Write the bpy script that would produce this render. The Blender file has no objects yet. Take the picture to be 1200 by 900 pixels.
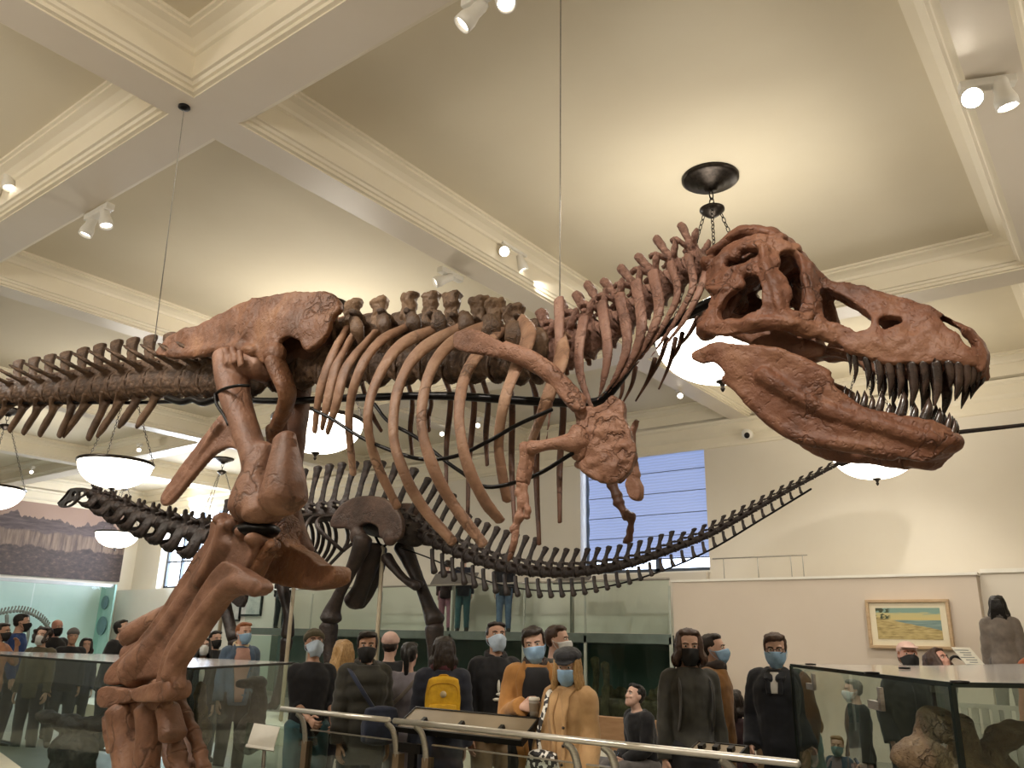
import bpy, bmesh, math, random
import numpy as np
from mathutils import Vector, Matrix, noise as mnoise
from mathutils.geometry import delaunay_2d_cdt
random.seed(7); rng = np.random.default_rng(7)
scene = bpy.context.scene
COL = scene.collection
V = Vector
pi = math.pi

# ------------------------------------------------------------------ camera
FPX = 952.467
YAW, PIT, ROL = [math.radians(a) for a in (-37.2947, 17.3193, 1.2046)]
EYE = np.array([0, 0, 1.65])
_f = np.array([math.sin(YAW)*math.cos(PIT), math.cos(YAW)*math.cos(PIT), math.sin(PIT)])
_r0 = np.array([math.cos(YAW), -math.sin(YAW), 0]); _u0 = np.cross(_r0, _f)
_r = math.cos(ROL)*_r0+math.sin(ROL)*_u0; _u = -math.sin(ROL)*_r0+math.cos(ROL)*_u0
def ray(x, y): return _f+_r*((x-600)/FPX)-_u*((y-450)/FPX)
def atY(x, y, Y): d = ray(x, y); return EYE+d*(Y/d[1])
def atZ(x, y, Z): d = ray(x, y); return EYE+d*((Z-EYE[2])/d[2])
def atX(x, y, X): d = ray(x, y); return EYE+d*(X/d[0])
def atD(x, y, D): return EYE+ray(x, y)*D
cam = bpy.data.cameras.new('camera'); camo = bpy.data.objects.new('camera', cam); COL.objects.link(camo)
M = Matrix(((_r[0], _u[0], -_f[0], 0), (_r[1], _u[1], -_f[1], 0), (_r[2], _u[2], -_f[2], EYE[2]), (0, 0, 0, 1)))
camo.matrix_world = M
cam.sensor_fit = 'HORIZONTAL'; cam.sensor_width = 36; cam.lens = FPX/1200*36; cam.clip_start = .05; cam.clip_end = 200
scene.camera = camo

# ------------------------------------------------------------------ materials
def lin(c):
    if isinstance(c, str): c = [int(c[i:i+2], 16) for i in (0, 2, 4)]
    return tuple(((v/255)/12.92 if v/255 <= .04045 else ((v/255+.055)/1.055)**2.4) for v in c)+(1,)
_mats = {}
def mat(name, col, col2=None, rough=.6, scale=4., bump=0., bscale=None, metal=0., stretch=(1, 1, 1), emit=0., spec=.5, thr=(.35, .65), dist=.02, sheen=0.):
    if name in _mats: return _mats[name]
    m = bpy.data.materials.new(name); m.use_nodes = True; nt = m.node_tree; N = nt.nodes; L = nt.links
    b = N['Principled BSDF']
    b.inputs['Roughness'].default_value = rough; b.inputs['Metallic'].default_value = metal
    b.inputs['Specular IOR Level'].default_value = spec
    c2 = col2 or tuple(max(0, v*.86) for v in ([int(col[i:i+2], 16) for i in (0, 2, 4)] if isinstance(col, str) else col))
    tc = N.new('ShaderNodeTexCoord'); mp = N.new('ShaderNodeMapping'); mp.inputs['Scale'].default_value = stretch
    L.new(tc.outputs['Object'], mp.inputs['Vector'])
    nz = N.new('ShaderNodeTexNoise'); nz.inputs['Scale'].default_value = scale; nz.inputs['Detail'].default_value = 6; nz.inputs['Roughness'].default_value = .6
    L.new(mp.outputs['Vector'], nz.inputs['Vector'])
    r = N.new('ShaderNodeValToRGB'); r.color_ramp.elements[0].position = thr[0]; r.color_ramp.elements[1].position = thr[1]
    r.color_ramp.elements[0].color = lin(c2); r.color_ramp.elements[1].color = lin(col)
    L.new(nz.outputs['Fac'], r.inputs['Fac']); L.new(r.outputs['Color'], b.inputs['Base Color'])
    if emit:
        L.new(r.outputs['Color'], b.inputs['Emission Color']); b.inputs['Emission Strength'].default_value = emit
    if sheen:
        b.inputs['Sheen Weight'].default_value = sheen
    if bump:
        n2 = N.new('ShaderNodeTexNoise'); n2.inputs['Scale'].default_value = bscale or scale*4; n2.inputs['Detail'].default_value = 8
        L.new(mp.outputs['Vector'], n2.inputs['Vector'])
        bp = N.new('ShaderNodeBump'); bp.inputs['Strength'].default_value = bump; bp.inputs['Distance'].default_value = dist
        L.new(n2.outputs['Fac'], bp.inputs['Height']); L.new(bp.outputs['Normal'], b.inputs['Normal'])
    _mats[name] = m; return m
def bone_mat(name, dark, mid, light, scale=3., bump=.5, crack=9., rough=.55, spec=.4):
    m = bpy.data.materials.new(name); m.use_nodes = True; nt = m.node_tree; N = nt.nodes; L = nt.links
    b = N['Principled BSDF']; b.inputs['Roughness'].default_value = rough; b.inputs['Specular IOR Level'].default_value = spec
    tc = N.new('ShaderNodeTexCoord')
    nz = N.new('ShaderNodeTexNoise'); nz.inputs['Scale'].default_value = scale; nz.inputs['Detail'].default_value = 10; nz.inputs['Roughness'].default_value = .65; nz.inputs['Distortion'].default_value = .4
    L.new(tc.outputs['Object'], nz.inputs['Vector'])
    r = N.new('ShaderNodeValToRGB'); e = r.color_ramp.elements
    e[0].position = .3; e[0].color = lin(dark); e[1].position = .7; e[1].color = lin(light)
    x = e.new(.5); x.color = lin(mid)
    L.new(nz.outputs['Fac'], r.inputs['Fac'])
    vo = N.new('ShaderNodeTexVoronoi'); vo.feature = 'DISTANCE_TO_EDGE'; vo.inputs['Scale'].default_value = crack
    wn = N.new('ShaderNodeTexNoise'); wn.inputs['Scale'].default_value = crack*.8; wn.inputs['Detail'].default_value = 4
    L.new(tc.outputs['Object'], wn.inputs['Vector'])
    mx = N.new('ShaderNodeMix'); mx.data_type = 'VECTOR'; mx.inputs['Factor'].default_value = .35
    L.new(tc.outputs['Object'], mx.inputs['A']); L.new(wn.outputs['Color'], mx.inputs['B']); L.new(mx.outputs['Result'], vo.inputs['Vector'])
    cr = N.new('ShaderNodeMapRange'); cr.inputs['From Max'].default_value = .06; L.new(vo.outputs['Distance'], cr.inputs['Value'])
    # thin dark cracks in the bone itself, broken up by a low frequency mask
    ms = N.new('ShaderNodeTexNoise'); ms.inputs['Scale'].default_value = 2.3; L.new(tc.outputs['Object'], ms.inputs['Vector'])
    mr = N.new('ShaderNodeMapRange'); mr.inputs['From Min'].default_value = .5; mr.inputs['From Max'].default_value = .62; L.new(ms.outputs['Fac'], mr.inputs['Value'])
    inv = N.new('ShaderNodeMath'); inv.operation = 'SUBTRACT'; inv.inputs[0].default_value = 1; L.new(cr.outputs['Result'], inv.inputs[1])
    ml = N.new('ShaderNodeMath'); ml.operation = 'MULTIPLY'; L.new(inv.outputs[0], ml.inputs[0]); L.new(mr.outputs['Result'], ml.inputs[1])
    sc_ = N.new('ShaderNodeMath'); sc_.operation = 'MULTIPLY'; sc_.inputs[1].default_value = .6; L.new(ml.outputs[0], sc_.inputs[0])
    mc = N.new('ShaderNodeMix'); mc.data_type = 'RGBA'; L.new(sc_.outputs[0], mc.inputs['Factor']); L.new(r.outputs['Color'], mc.inputs['A'])
    mc.inputs['B'].default_value = tuple(v*.35 for v in lin(dark)[:3])+(1,)
    L.new(mc.outputs['Result'], b.inputs['Base Color'])
    n2 = N.new('ShaderNodeTexNoise'); n2.inputs['Scale'].default_value = 28; n2.inputs['Detail'].default_value = 8; L.new(tc.outputs['Object'], n2.inputs['Vector'])
    pit = N.new('ShaderNodeTexVoronoi'); pit.inputs['Scale'].default_value = crack*4.5; L.new(mx.outputs['Result'], pit.inputs['Vector'])
    pm = N.new('ShaderNodeMapRange'); pm.inputs['From Max'].default_value = .35; L.new(pit.outputs['Distance'], pm.inputs['Value'])
    ps = N.new('ShaderNodeMath'); ps.operation = 'MULTIPLY'; ps.inputs[1].default_value = .5; L.new(pm.outputs['Result'], ps.inputs[0])
    n3 = N.new('ShaderNodeTexNoise'); n3.inputs['Scale'].default_value = 9; n3.inputs['Detail'].default_value = 4; L.new(tc.outputs['Object'], n3.inputs['Vector'])
    n3m = N.new('ShaderNodeMath'); n3m.operation = 'MULTIPLY_ADD'; n3m.inputs[1].default_value = 1.6; L.new(n3.outputs['Fac'], n3m.inputs[0]); L.new(n2.outputs['Fac'], n3m.inputs[2])
    a2 = N.new('ShaderNodeMath'); a2.operation = 'ADD'; L.new(n3m.outputs[0], a2.inputs[0]); L.new(ps.outputs[0], a2.inputs[1])
    ad = N.new('ShaderNodeMath'); ad.operation = 'SUBTRACT'; L.new(a2.outputs[0], ad.inputs[0]); L.new(ml.outputs[0], ad.inputs[1])
    bp = N.new('ShaderNodeBump'); bp.inputs['Strength'].default_value = bump; bp.inputs['Distance'].default_value = .016
    L.new(ad.outputs[0], bp.inputs['Height']); L.new(bp.outputs['Normal'], b.inputs['Normal'])
    _mats[name] = m; return m
def glass_mat(name, tint=(.86, .93, .91), refl=.5, ior=1.45, rough=.0):
    m = bpy.data.materials.new(name); m.use_nodes = True; nt = m.node_tree; N = nt.nodes; L = nt.links
    N.remove(N['Principled BSDF']); out = N['Material Output']
    t = N.new('ShaderNodeBsdfTransparent'); t.inputs['Color'].default_value = (*tint, 1)
    g = N.new('ShaderNodeBsdfGlossy'); g.inputs['Roughness'].default_value = rough; g.inputs['Color'].default_value = (.95, 1, .98, 1)
    fr = N.new('ShaderNodeFresnel'); fr.inputs['IOR'].default_value = ior
    mu = N.new('ShaderNodeMath'); mu.operation = 'MULTIPLY'; mu.inputs[1].default_value = refl*2; mu.use_clamp = True
    ge = N.new('ShaderNodeNewGeometry'); fb = N.new('ShaderNodeMath'); fb.operation = 'SUBTRACT'; fb.inputs[0].default_value = 1; L.new(ge.outputs['Backfacing'], fb.inputs[1])
    ff = N.new('ShaderNodeMath'); ff.operation = 'MULTIPLY'; L.new(fr.outputs[0], ff.inputs[0]); L.new(fb.outputs[0], ff.inputs[1]); L.new(ff.outputs[0], mu.inputs[0])
    x = N.new('ShaderNodeMixShader'); L.new(mu.outputs[0], x.inputs[0]); L.new(t.outputs[0], x.inputs[1]); L.new(g.outputs[0], x.inputs[2])
    L.new(x.outputs[0], out.inputs['Surface']); _mats[name] = m; return m
def emit_mat(name, col, strength):
    m = bpy.data.materials.new(name); m.use_nodes = True; nt = m.node_tree; N = nt.nodes
    N.remove(N['Principled BSDF']); e = N.new('ShaderNodeEmission'); e.inputs['Color'].default_value = lin(col); e.inputs['Strength'].default_value = strength
    nt.links.new(e.outputs[0], N['Material Output'].inputs['Surface']); _mats[name] = m; return m

# ------------------------------------------------------------------ mesh building
def sm_path(pts, n, vals=()):
    """Catmull-Rom resample of points (and per-point value lists)"""
    P = np.array(pts, float); k = len(P)
    Q = np.vstack([2*P[0]-P[1], P, 2*P[-1]-P[-2]])
    W = [np.array(v, float) for v in vals]; W = [np.concatenate([[w[0]], w, [w[-1]]]) for w in W]
    o = []; ow = [[] for _ in W]
    for t in np.linspace(0, k-1, n):
        i = min(int(t), k-2); f = t-i
        c = np.array([-.5*f+f*f-.5*f**3, 1-2.5*f*f+1.5*f**3, .5*f+2*f*f-1.5*f**3, -.5*f*f+.5*f**3])
        o.append(c@Q[i:i+4])
        for j, w in enumerate(W): ow[j].append(max(1e-4, c@w[i:i+4]))
    return [np.array(o)]+[np.array(w) for w in ow]
def sm_closed(pts, per=4):
    P = np.array(pts, float); n = len(P); o = []
    for i in range(n):
        a, b, c, d = P[i-1], P[i], P[(i+1) % n], P[(i+2) % n]
        for j in range(per):
            f = j/per
            o.append(a*(-.5*f+f*f-.5*f**3)+b*(1-2.5*f*f+1.5*f**3)+c*(.5*f+2*f*f-1.5*f**3)+d*(-.5*f*f+.5*f**3))
    return np.array(o)
def unit(v): v = np.array(v, float); return v/max(1e-9, np.linalg.norm(v))
class MB:
    def __init__(s): s.v = []; s.f = []; s.fm = []
    def add(s, v, f, mi=0):
        b = len(s.v); s.v += [tuple(map(float, p)) for p in v]; s.f += [tuple(i+b for i in q) for q in f]; s.fm += [mi]*len(f); return s
    def loft(s, pts, ra, rb=None, n=10, ref=None, m=None, rnd=True, mi=0, sq=1.):
        """tube through pts; ra = half size across, rb = half size along ref. sq<1 makes it boxier"""
        k = len(pts)
        ra = np.full(k, ra, float) if np.isscalar(ra) else np.array(ra, float)
        rb = ra if rb is None else (np.full(k, rb, float) if np.isscalar(rb) else np.array(rb, float))
        P = np.array(pts, float)
        if m: P, ra, rb = sm_path(P, m, (ra, rb))
        k = len(P)
        T = np.zeros_like(P); T[1:-1] = P[2:]-P[:-2]; T[0] = P[1]-P[0]; T[-1] = P[-1]-P[-2]
        T = np.array([unit(t) for t in T])
        if rnd:
            P = np.vstack([P[0]-T[0]*min(ra[0], rb[0])*.55, P[0]-T[0]*min(ra[0], rb[0])*.3, P, P[-1]+T[-1]*min(ra[-1], rb[-1])*.3, P[-1]+T[-1]*min(ra[-1], rb[-1])*.55])
            T = np.vstack([T[0], T[0], T, T[-1], T[-1]])
            ra = np.concatenate([[ra[0]*.3, ra[0]*.75], ra, [ra[-1]*.75, ra[-1]*.3]]); rb = np.concatenate([[rb[0]*.3, rb[0]*.75], rb, [rb[-1]*.75, rb[-1]*.3]])
            k = len(P)
        r = np.array(ref if ref is not None else (0, 0, 1) if abs(T[0][2]) < .9 else (1, 0, 0), float)
        vs = []; u = None
        A = np.linspace(0, 2*pi, n, endpoint=False)
        ca, sa = np.cos(A), np.sin(A)
        if sq != 1: ca = np.sign(ca)*abs(ca)**sq; sa = np.sign(sa)*abs(sa)**sq
        for i in range(k):
            t = T[i]
            base = r if (ref is not None and abs(unit(r)@t) < .97) or u is None else u
            u = unit(base-(base@t)*t); w = np.cross(t, u)
            for c, q in zip(ca, sa): vs.append(P[i]+w*(ra[i]*c)+u*(rb[i]*q))
        fs = []
        for i in range(k-1):
            for j in range(n): fs.append((i*n+j, i*n+(j+1) % n, (i+1)*n+(j+1) % n, (i+1)*n+j))
        fs.append(tuple(reversed(range(n)))); fs.append(tuple(range((k-1)*n, k*n)))
        return s.add(vs, fs, mi)
    def box(s, lo, hi, mi=0):
        x0, y0, z0 = lo; x1, y1, z1 = hi
        return s.add([(x0, y0, z0), (x1, y0, z0), (x1, y1, z0), (x0, y1, z0), (x0, y0, z1), (x1, y0, z1), (x1, y1, z1), (x0, y1, z1)],
                     [(0, 3, 2, 1), (4, 5, 6, 7), (0, 1, 5, 4), (1, 2, 6, 5), (2, 3, 7, 6), (3, 0, 4, 7)], mi)
    def obox(s, c, sx, sy, sz, ax=(1, 0, 0), ay=(0, 1, 0), az=None, mi=0):
        ax, ay = unit(ax), unit(ay); az = np.cross(ax, ay) if az is None else unit(az); c = np.array(c, float)
        q = [c+ax*a*sx/2+ay*b*sy/2+az*d*sz/2 for d in (-1, 1) for a, b in ((-1, -1), (1, -1), (1, 1), (-1, 1))]
        return s.add(q, [(0, 3, 2, 1), (4, 5, 6, 7), (0, 1, 5, 4), (1, 2, 6, 5), (2, 3, 7, 6), (3, 0, 4, 7)], mi)
    def bar(s, a, b, w, h=None, up=(0, 0, 1), mi=0):
        a = np.array(a, float); b = np.array(b, float); t = unit(b-a); u = np.array(up, float)
        if abs(u@t) > .95: u = np.array((1., 0, 0))
        u = unit(u-(u@t)*t); return s.obox((a+b)/2, np.linalg.norm(b-a), w, h or w, t, np.cross(u, t), u, mi)
    def ell(s, c, r, n=12, k=8, ax=None, mi=0):
        """ellipsoid; ax = 3 axes"""
        c = np.array(c, float); ax = np.eye(3) if ax is None else np.array([unit(a) for a in ax]); vs = []
        r = (r, r, r) if np.isscalar(r) else r
        for i in range(1, k):
            th = pi*i/k
            for j in range(n):
                ph = 2*pi*j/n; d = np.array([math.sin(th)*math.cos(ph)*r[0], math.sin(th)*math.sin(ph)*r[1], math.cos(th)*r[2]]); vs.append(c+d@ax)
        t = len(vs); vs.append(c+np.array([0, 0, r[2]])@ax); vs.append(c-np.array([0, 0, r[2]])@ax); fs = []
        for i in range(k-2):
            for j in range(n): fs.append((i*n+j, (i+1)*n+j, (i+1)*n+(j+1) % n, i*n+(j+1) % n))
        for j in range(n):
            fs.append((t, j, (j+1) % n)); fs.append((t+1, (k-2)*n+(j+1) % n, (k-2)*n+j))
        return s.add(vs, fs, mi)
    def lathe(s, prof, c=(0, 0, 0), n=32, ax=(0, 0, 1), mi=0):
        c = np.array(c, float); t = unit(ax); h = unit(np.cross(t, (1, 0, 0) if abs(t[0]) < .9 else (0, 1, 0))); g = np.cross(t, h); vs = []
        for r, z in prof:
            for j in range(n): a = 2*pi*j/n; vs.append(c+t*z+h*(max(r, 1e-4)*math.cos(a))+g*(max(r, 1e-4)*math.sin(a)))
        fs = []
        for i in range(len(prof)-1):
            for j in range(n): fs.append((i*n+j, i*n+(j+1) % n, (i+1)*n+(j+1) % n, (i+1)*n+j))
        return s.add(vs, fs, mi)
    def plate(s, outline, fmap, thick, holes=(), step=12., smooth=3, mi=0):
        """solid plate: a 2-D outline with holes mapped to space by fmap(u, v); thick may be a function of (u, v)"""
        O = sm_closed(outline, smooth) if smooth > 1 else np.array(outline, float)
        Hs = [sm_closed(h, smooth) if smooth > 1 else np.array(h, float) for h in holes]
        pts = []; edges = []
        for loop in [O]+Hs:
            b = len(pts); pts += [V(p) for p in loop]; edges += [(b+i, b+(i+1) % len(loop)) for i in range(len(loop))]
        def inside(p, L):
            x, y = p; a = L; b = np.roll(L, -1, 0)
            c = ((a[:, 1] > y) != (b[:, 1] > y)) & (x < (b[:, 0]-a[:, 0])*(y-a[:, 1])/(b[:, 1]-a[:, 1]+1e-12)+a[:, 0])
            return c.sum() % 2 == 1
        ok = lambda p: inside(p, O) and not any(inside(p, h) for h in Hs)
        lo, hi = O.min(0), O.max(0)
        allb = np.vstack([O]+Hs)
        for i, x in enumerate(np.arange(lo[0]+step/2, hi[0], step)):
            for y in np.arange(lo[1]+step/2+(step/2 if i % 2 else 0), hi[1], step):
                if ok((x, y)) and np.min(np.hypot(allb[:, 0]-x, allb[:, 1]-y)) > step*.35: pts.append(V((x, y)))
        r = delaunay_2d_cdt(pts, edges, [], 0, 1e-5)
        vv, ff = r[0], r[2]
        tris = [f for f in ff if ok(np.mean([[vv[i][0], vv[i][1]] for i in f], 0))]
        used = sorted({i for f in tris for i in f}); ix = {a: k for k, a in enumerate(used)}
        P = np.array([fmap(vv[i][0], vv[i][1]) for i in used], float); T = [tuple(ix[i] for i in f) for f in tris]
        Nn = np.zeros_like(P)
        for f in T:
            n_ = np.cross(P[f[1]]-P[f[0]], P[f[2]]-P[f[0]])
            for i in f: Nn[i] += n_
        Nn = np.array([unit(n_) for n_ in Nn])
        th = np.array([thick(vv[i][0], vv[i][1]) if callable(thick) else thick for i in used])[:, None]
        k = len(P); vs = np.vstack([P+Nn*th/2, P-Nn*th/2]); fs = list(T)+[(c+k, b+k, a+k) for a, b, c in T]
        cnt = {}
        for f in T:
            for a, b in ((f[0], f[1]), (f[1], f[2]), (f[2], f[0])): cnt[(a, b)] = 1
        for a, b in cnt:
            if (b, a) not in cnt: fs.append((b, a, a+k, b+k))
        return s.add(vs, fs, mi)
    def mirror(s, point, normal, start=0, fstart=0):
        n_ = unit(normal); p = np.array(point, float); vs = [np.array(q)-2*((np.array(q)-p)@n_)*n_ for q in s.v[start:]]
        fs = [tuple(i-start for i in reversed(q)) for q in s.f[fstart:]]; return s.add(vs, fs)
    def join(s, o): b = len(s.v); s.v += o.v; s.f += [tuple(i+b for i in q) for q in o.f]; s.fm += o.fm; return s
    def xf(s, Mx):
        R_ = np.array(Mx)[:3, :3]; t = np.array(Mx)[:3, 3]; s.v = [tuple(R_@np.array(p)+t) for p in s.v]; return s
    def mesh(s, name='mesh', smooth=True):
        me = bpy.data.meshes.new(name); me.from_pydata(s.v, [], s.f); me.validate()
        if any(s.fm):
            me.polygons.foreach_set('material_index', s.fm[:len(me.polygons)])
        bm = bmesh.new(); bm.from_mesh(me); bmesh.ops.recalc_face_normals(bm, faces=bm.faces); bm.to_mesh(me); bm.free()
        me.polygons.foreach_set('use_smooth', [smooth]*len(me.polygons)); return me
    def solid(s, name, voxel, sm=4, amp=0., freq=8., fac=.5, aniso=(1, 1, 1), deci=0):
        """fuse everything into one organic surface"""
        me = s.mesh(name); ob = bpy.data.objects.new('tmp', me); COL.objects.link(ob)
        a = ob.modifiers.new('r', 'REMESH'); a.mode = 'VOXEL'; a.voxel_size = voxel
        if sm: b = ob.modifiers.new('s', 'SMOOTH'); b.iterations = sm; b.factor = fac
        if deci: d = ob.modifiers.new('d', 'DECIMATE'); d.ratio = deci
        dg = bpy.context.evaluated_depsgraph_get(); new = bpy.data.meshes.new_from_object(ob.evaluated_get(dg))
        bpy.data.objects.remove(ob); bpy.data.meshes.remove(me)
        new.name = name
        if amp:
            n = len(new.vertices); co = np.empty(n*3); new.vertices.foreach_get('co', co); co = co.reshape(-1, 3)
            no = np.empty(n*3); new.vertices.foreach_get('normal', no); no = no.reshape(-1, 3)
            d = np.array([mnoise.noise(V((p[0]*freq*aniso[0], p[1]*freq*aniso[1], p[2]*freq*aniso[2])))+.5*mnoise.noise(V((p[0]*freq*2.3*aniso[0]+7, p[1]*freq*2.3*aniso[1], p[2]*freq*2.3*aniso[2]))) for p in co])
            co = co+no*(d*amp)[:, None]; new.vertices.foreach_set('co', co.ravel()); new.update()
        new.polygons.foreach_set('use_smooth', [True]*len(new.polygons)); return new
def link(name, me, m=None, parent=None, loc=None):
    o = bpy.data.objects.new(name, me); COL.objects.link(o)
    if m is not None:
        for q in (m if isinstance(m, (list, tuple)) else [m]): me.materials.append(q)
    if parent is not None: o.parent = parent
    if loc is not None: o.location = loc
    return o
def put(name, mb, m, parent=None, smooth=False, bevel=0.):
    me = mb.mesh(name, smooth); o = link(name, me, m, parent)
    if bevel:
        b = o.modifiers.new('b', 'BEVEL'); b.width = bevel; b.segments = 2; b.limit_method = 'ANGLE'
    return o
def tag(o, label, cat, group=None, kind=None):
    o['label'] = label; o['category'] = cat
    if group: o['group'] = group
    if kind: o['kind'] = kind
    return o
def empty(name, loc, rz=0): 
    o = bpy.data.objects.new(name, None); COL.objects.link(o); o.location = loc; o.rotation_euler = (0, 0, rz); o.empty_display_size = .1; return o
def struct(name, mb, m, smooth=False): o = put(name, mb, m, None, smooth); o['kind'] = 'structure'; return o
def keep_world(root):
    """children were modelled in world space: cancel the root's own placement"""
    mi = (Matrix.Translation(root.location) @ root.rotation_euler.to_matrix().to_4x4()).inverted()
    for c in root.children:
        c.matrix_parent_inverse = mi
# ------------------------------------------------------------------ the hall
HS, HP = 5.95, 6.40
X0, X1, Y0, YB = -28.5, 8.0, -4.6, 15.5
m_panel = mat('ceiling_paint', 'd9cfb7', 'd5cab1', rough=.75, scale=.6, bump=.03, bscale=60)
m_soff = mat('beam_paint', 'dcd2c2', 'd8cdbb', rough=.42, scale=.8)
m_coff = mat('moulding_paint', 'e8dfca', 'e3d9c2', rough=.55, scale=.8)
m_wall = mat('wall_paint', 'e2dbcd', 'ddd5c6', rough=.7, scale=.5, bump=.02, bscale=80)
m_wall2 = mat('display_wall_paint', 'd8cbbb', 'd3c5b4', rough=.7, scale=.5)
m_white = mat('white_paint', 'efece2', 'e6e2d6', rough=.5, scale=2)
m_floor = mat('floor_tile', '9a948a', '8a847a', rough=.35, scale=3, bump=.05)
m_black = mat('black_metal', '1d1a18', '121010', rough=.4, metal=.6)
m_bronze = mat('bronze_metal', '3a332d', '231e1a', rough=.35, metal=.8, scale=20)
m_steel = mat('brushed_steel', 'b0aca4', '9c978d', rough=.32, metal=.85, scale=30, stretch=(1, 1, 8))

fl = MB().box((X0-.3, Y0-.3, -.2), (X1+.3, YB+.6, 0)); struct('floor', fl, m_floor)
ax = [-28.75, -22.87, -17.22, -11.57, -5.92, -.27, 5.38, 8.25]; hwA = .19
by = [-4.7, 3.22, 10.86, 15.62]; hwB = .22
pan = MB(); cof = MB(); sof = MB()
prof = [(0, HS), (.0, HS+.015), (.035, HS+.02), (.035, HS+.055), (.06, HS+.06), (.075, HS+.085), (.10, HS+.09), (.10, HP-.15), (.125, HP-.14), (.14, HP-.11), (.20, HP-.075), (.27, HP-.06), (.27, HP-.035), (.30, HP-.03), (.30, HP)]
for i in range(len(ax)-1):
    for j in range(len(by)-1):
        a, b = ax[i]+(hwA if 0 < i else .25), ax[i+1]-(hwA if i+2 < len(ax) else .25)
        c, d = by[j]+(hwB if 0 < j else .1), by[j+1]-(hwB if j+2 < len(by) else .12)
        vs = []; fs = []
        for s_, z in prof: vs += [(a+s_, c+s_, z), (b-s_, c+s_, z), (b-s_, d-s_, z), (a+s_, d-s_, z)]
        for k in range(len(prof)-1):
            for q in range(4): fs.append((k*4+q, k*4+(q+1) % 4, k*4+4+(q+1) % 4, k*4+4+q))
        cof.add(vs, fs); s_ = .3
        pan.add([(a+s_, c+s_, HP), (b-s_, c+s_, HP), (b-s_, d-s_, HP), (a+s_, d-s_, HP)], [(0, 3, 2, 1)])
for i in range(len(ax)):
    w = hwA if 0 < i < len(ax)-1 else .25
    sof.add([(ax[i]-w, Y0-.2, HS), (ax[i]+w, Y0-.2, HS), (ax[i]+w, YB+.2, HS), (ax[i]-w, YB+.2, HS)], [(0, 3, 2, 1)])
for j in range(len(by)):
    w = hwB if 0 < j < len(by)-1 else .11
    for i in range(len(ax)-1):
        sof.add([(ax[i]+hwA, by[j]-w, HS), (ax[i+1]-hwA, by[j]-w, HS), (ax[i+1]-hwA, by[j]+w, HS), (ax[i]+hwA, by[j]+w, HS)], [(0, 3, 2, 1)])
ceil = struct('ceiling', MB().box((X0-.3, Y0-.3, HP+.02), (X1+.3, YB+.6, HP+.2)), m_panel)
for nm, q, mm in (('ceiling_panels', pan, m_panel), ('ceiling_coffers', cof, m_coff), ('ceiling_beams', sof, m_soff)):
    o = put(nm, q, mm, ceil)
# walls: the window wall has two openings
wins = [(-9.80, -6.78), (-26.9, -23.2)]; WZ0, WZ1 = 3.0, 5.72
wb = MB(); xs = X0-.3
for a, b in sorted(wins):
    wb.box((xs, YB, 0), (a, YB+.45, HS+.3)); wb.box((a, YB, 0), (b, YB+.45, WZ0)); wb.box((a, YB, WZ1), (b, YB+.45, HS+.3)); xs = b
wb.box((xs, YB, 0), (X1+.3, YB+.45, HS+.3))
struct('wall_back', wb, m_wall)
struct('wall_left', MB().box((X0-.3, Y0, 0), (X0, YB, HS+.3)), m_wall)
struct('wall_right', MB().box((X1, Y0, 0), (X1+.3, YB, HS+.3)), m_wall)
struct('wall_front', MB().box((X0, Y0-.3, 0), (X1, Y0, HS+.3)), m_wall)
# wall cornice on the window wall
cp = [(0, 5.42), (.03, 5.43), (.035, 5.47), (.05, 5.50), (.05, 5.62), (.09, 5.66), (.11, 5.70), (.11, 5.86), (.16, 5.90), (.17, 5.95)]
tr = MB(); vs = []; fs = []
for p_, z in cp: vs += [(X0, YB-p_, z+.02), (X1, YB-p_, z+.02)]
for k in range(len(cp)-1): fs.append((2*k, 2*k+1, 2*k+3, 2*k+2))
tr2 = MB().box((X0, YB-.03, 5.10), (X1, YB, 5.16)); 
o = struct('trim_1', MB().add(vs, fs), m_coff)
vs = []
for p_, z in cp: vs += [(X0+p_, Y0, z+.02), (X0+p_, YB, z+.02)]
struct('trim_2', MB().add(vs, fs), m_coff)
# windows
m_day = emit_mat('daylight', 'dfeaff', 10.0)
m_day2 = emit_mat('dim_daylight', 'cfe0ff', 4.0)
m_blind = bpy.data.materials.new('blind_fabric_glow'); m_blind.use_nodes = True
_n = m_blind.node_tree; _b = _n.nodes['Principled BSDF']; _b.inputs['Base Color'].default_value = lin('8e95a6'); _b.inputs['Roughness'].default_value = .8
_tc = _n.nodes.new('ShaderNodeTexCoord'); _wv = _n.nodes.new('ShaderNodeTexWave'); _wv.bands_direction = 'Z'; _wv.inputs['Scale'].default_value = 5; _wv.inputs['Distortion'].default_value = 3; _wv.inputs['Detail'].default_value = 2
_n.links.new(_tc.outputs['Object'], _wv.inputs['Vector'])
_mr = _n.nodes.new('ShaderNodeMapRange'); _mr.inputs['To Min'].default_value = .36; _mr.inputs['To Max'].default_value = .5; _n.links.new(_wv.outputs['Fac'], _mr.inputs['Value'])
_b.inputs['Emission Color'].default_value = lin('9db4ee'); _n.links.new(_mr.outputs['Result'], _b.inputs['Emission Strength'])  # emission stands in for daylight shining through the blind
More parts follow.
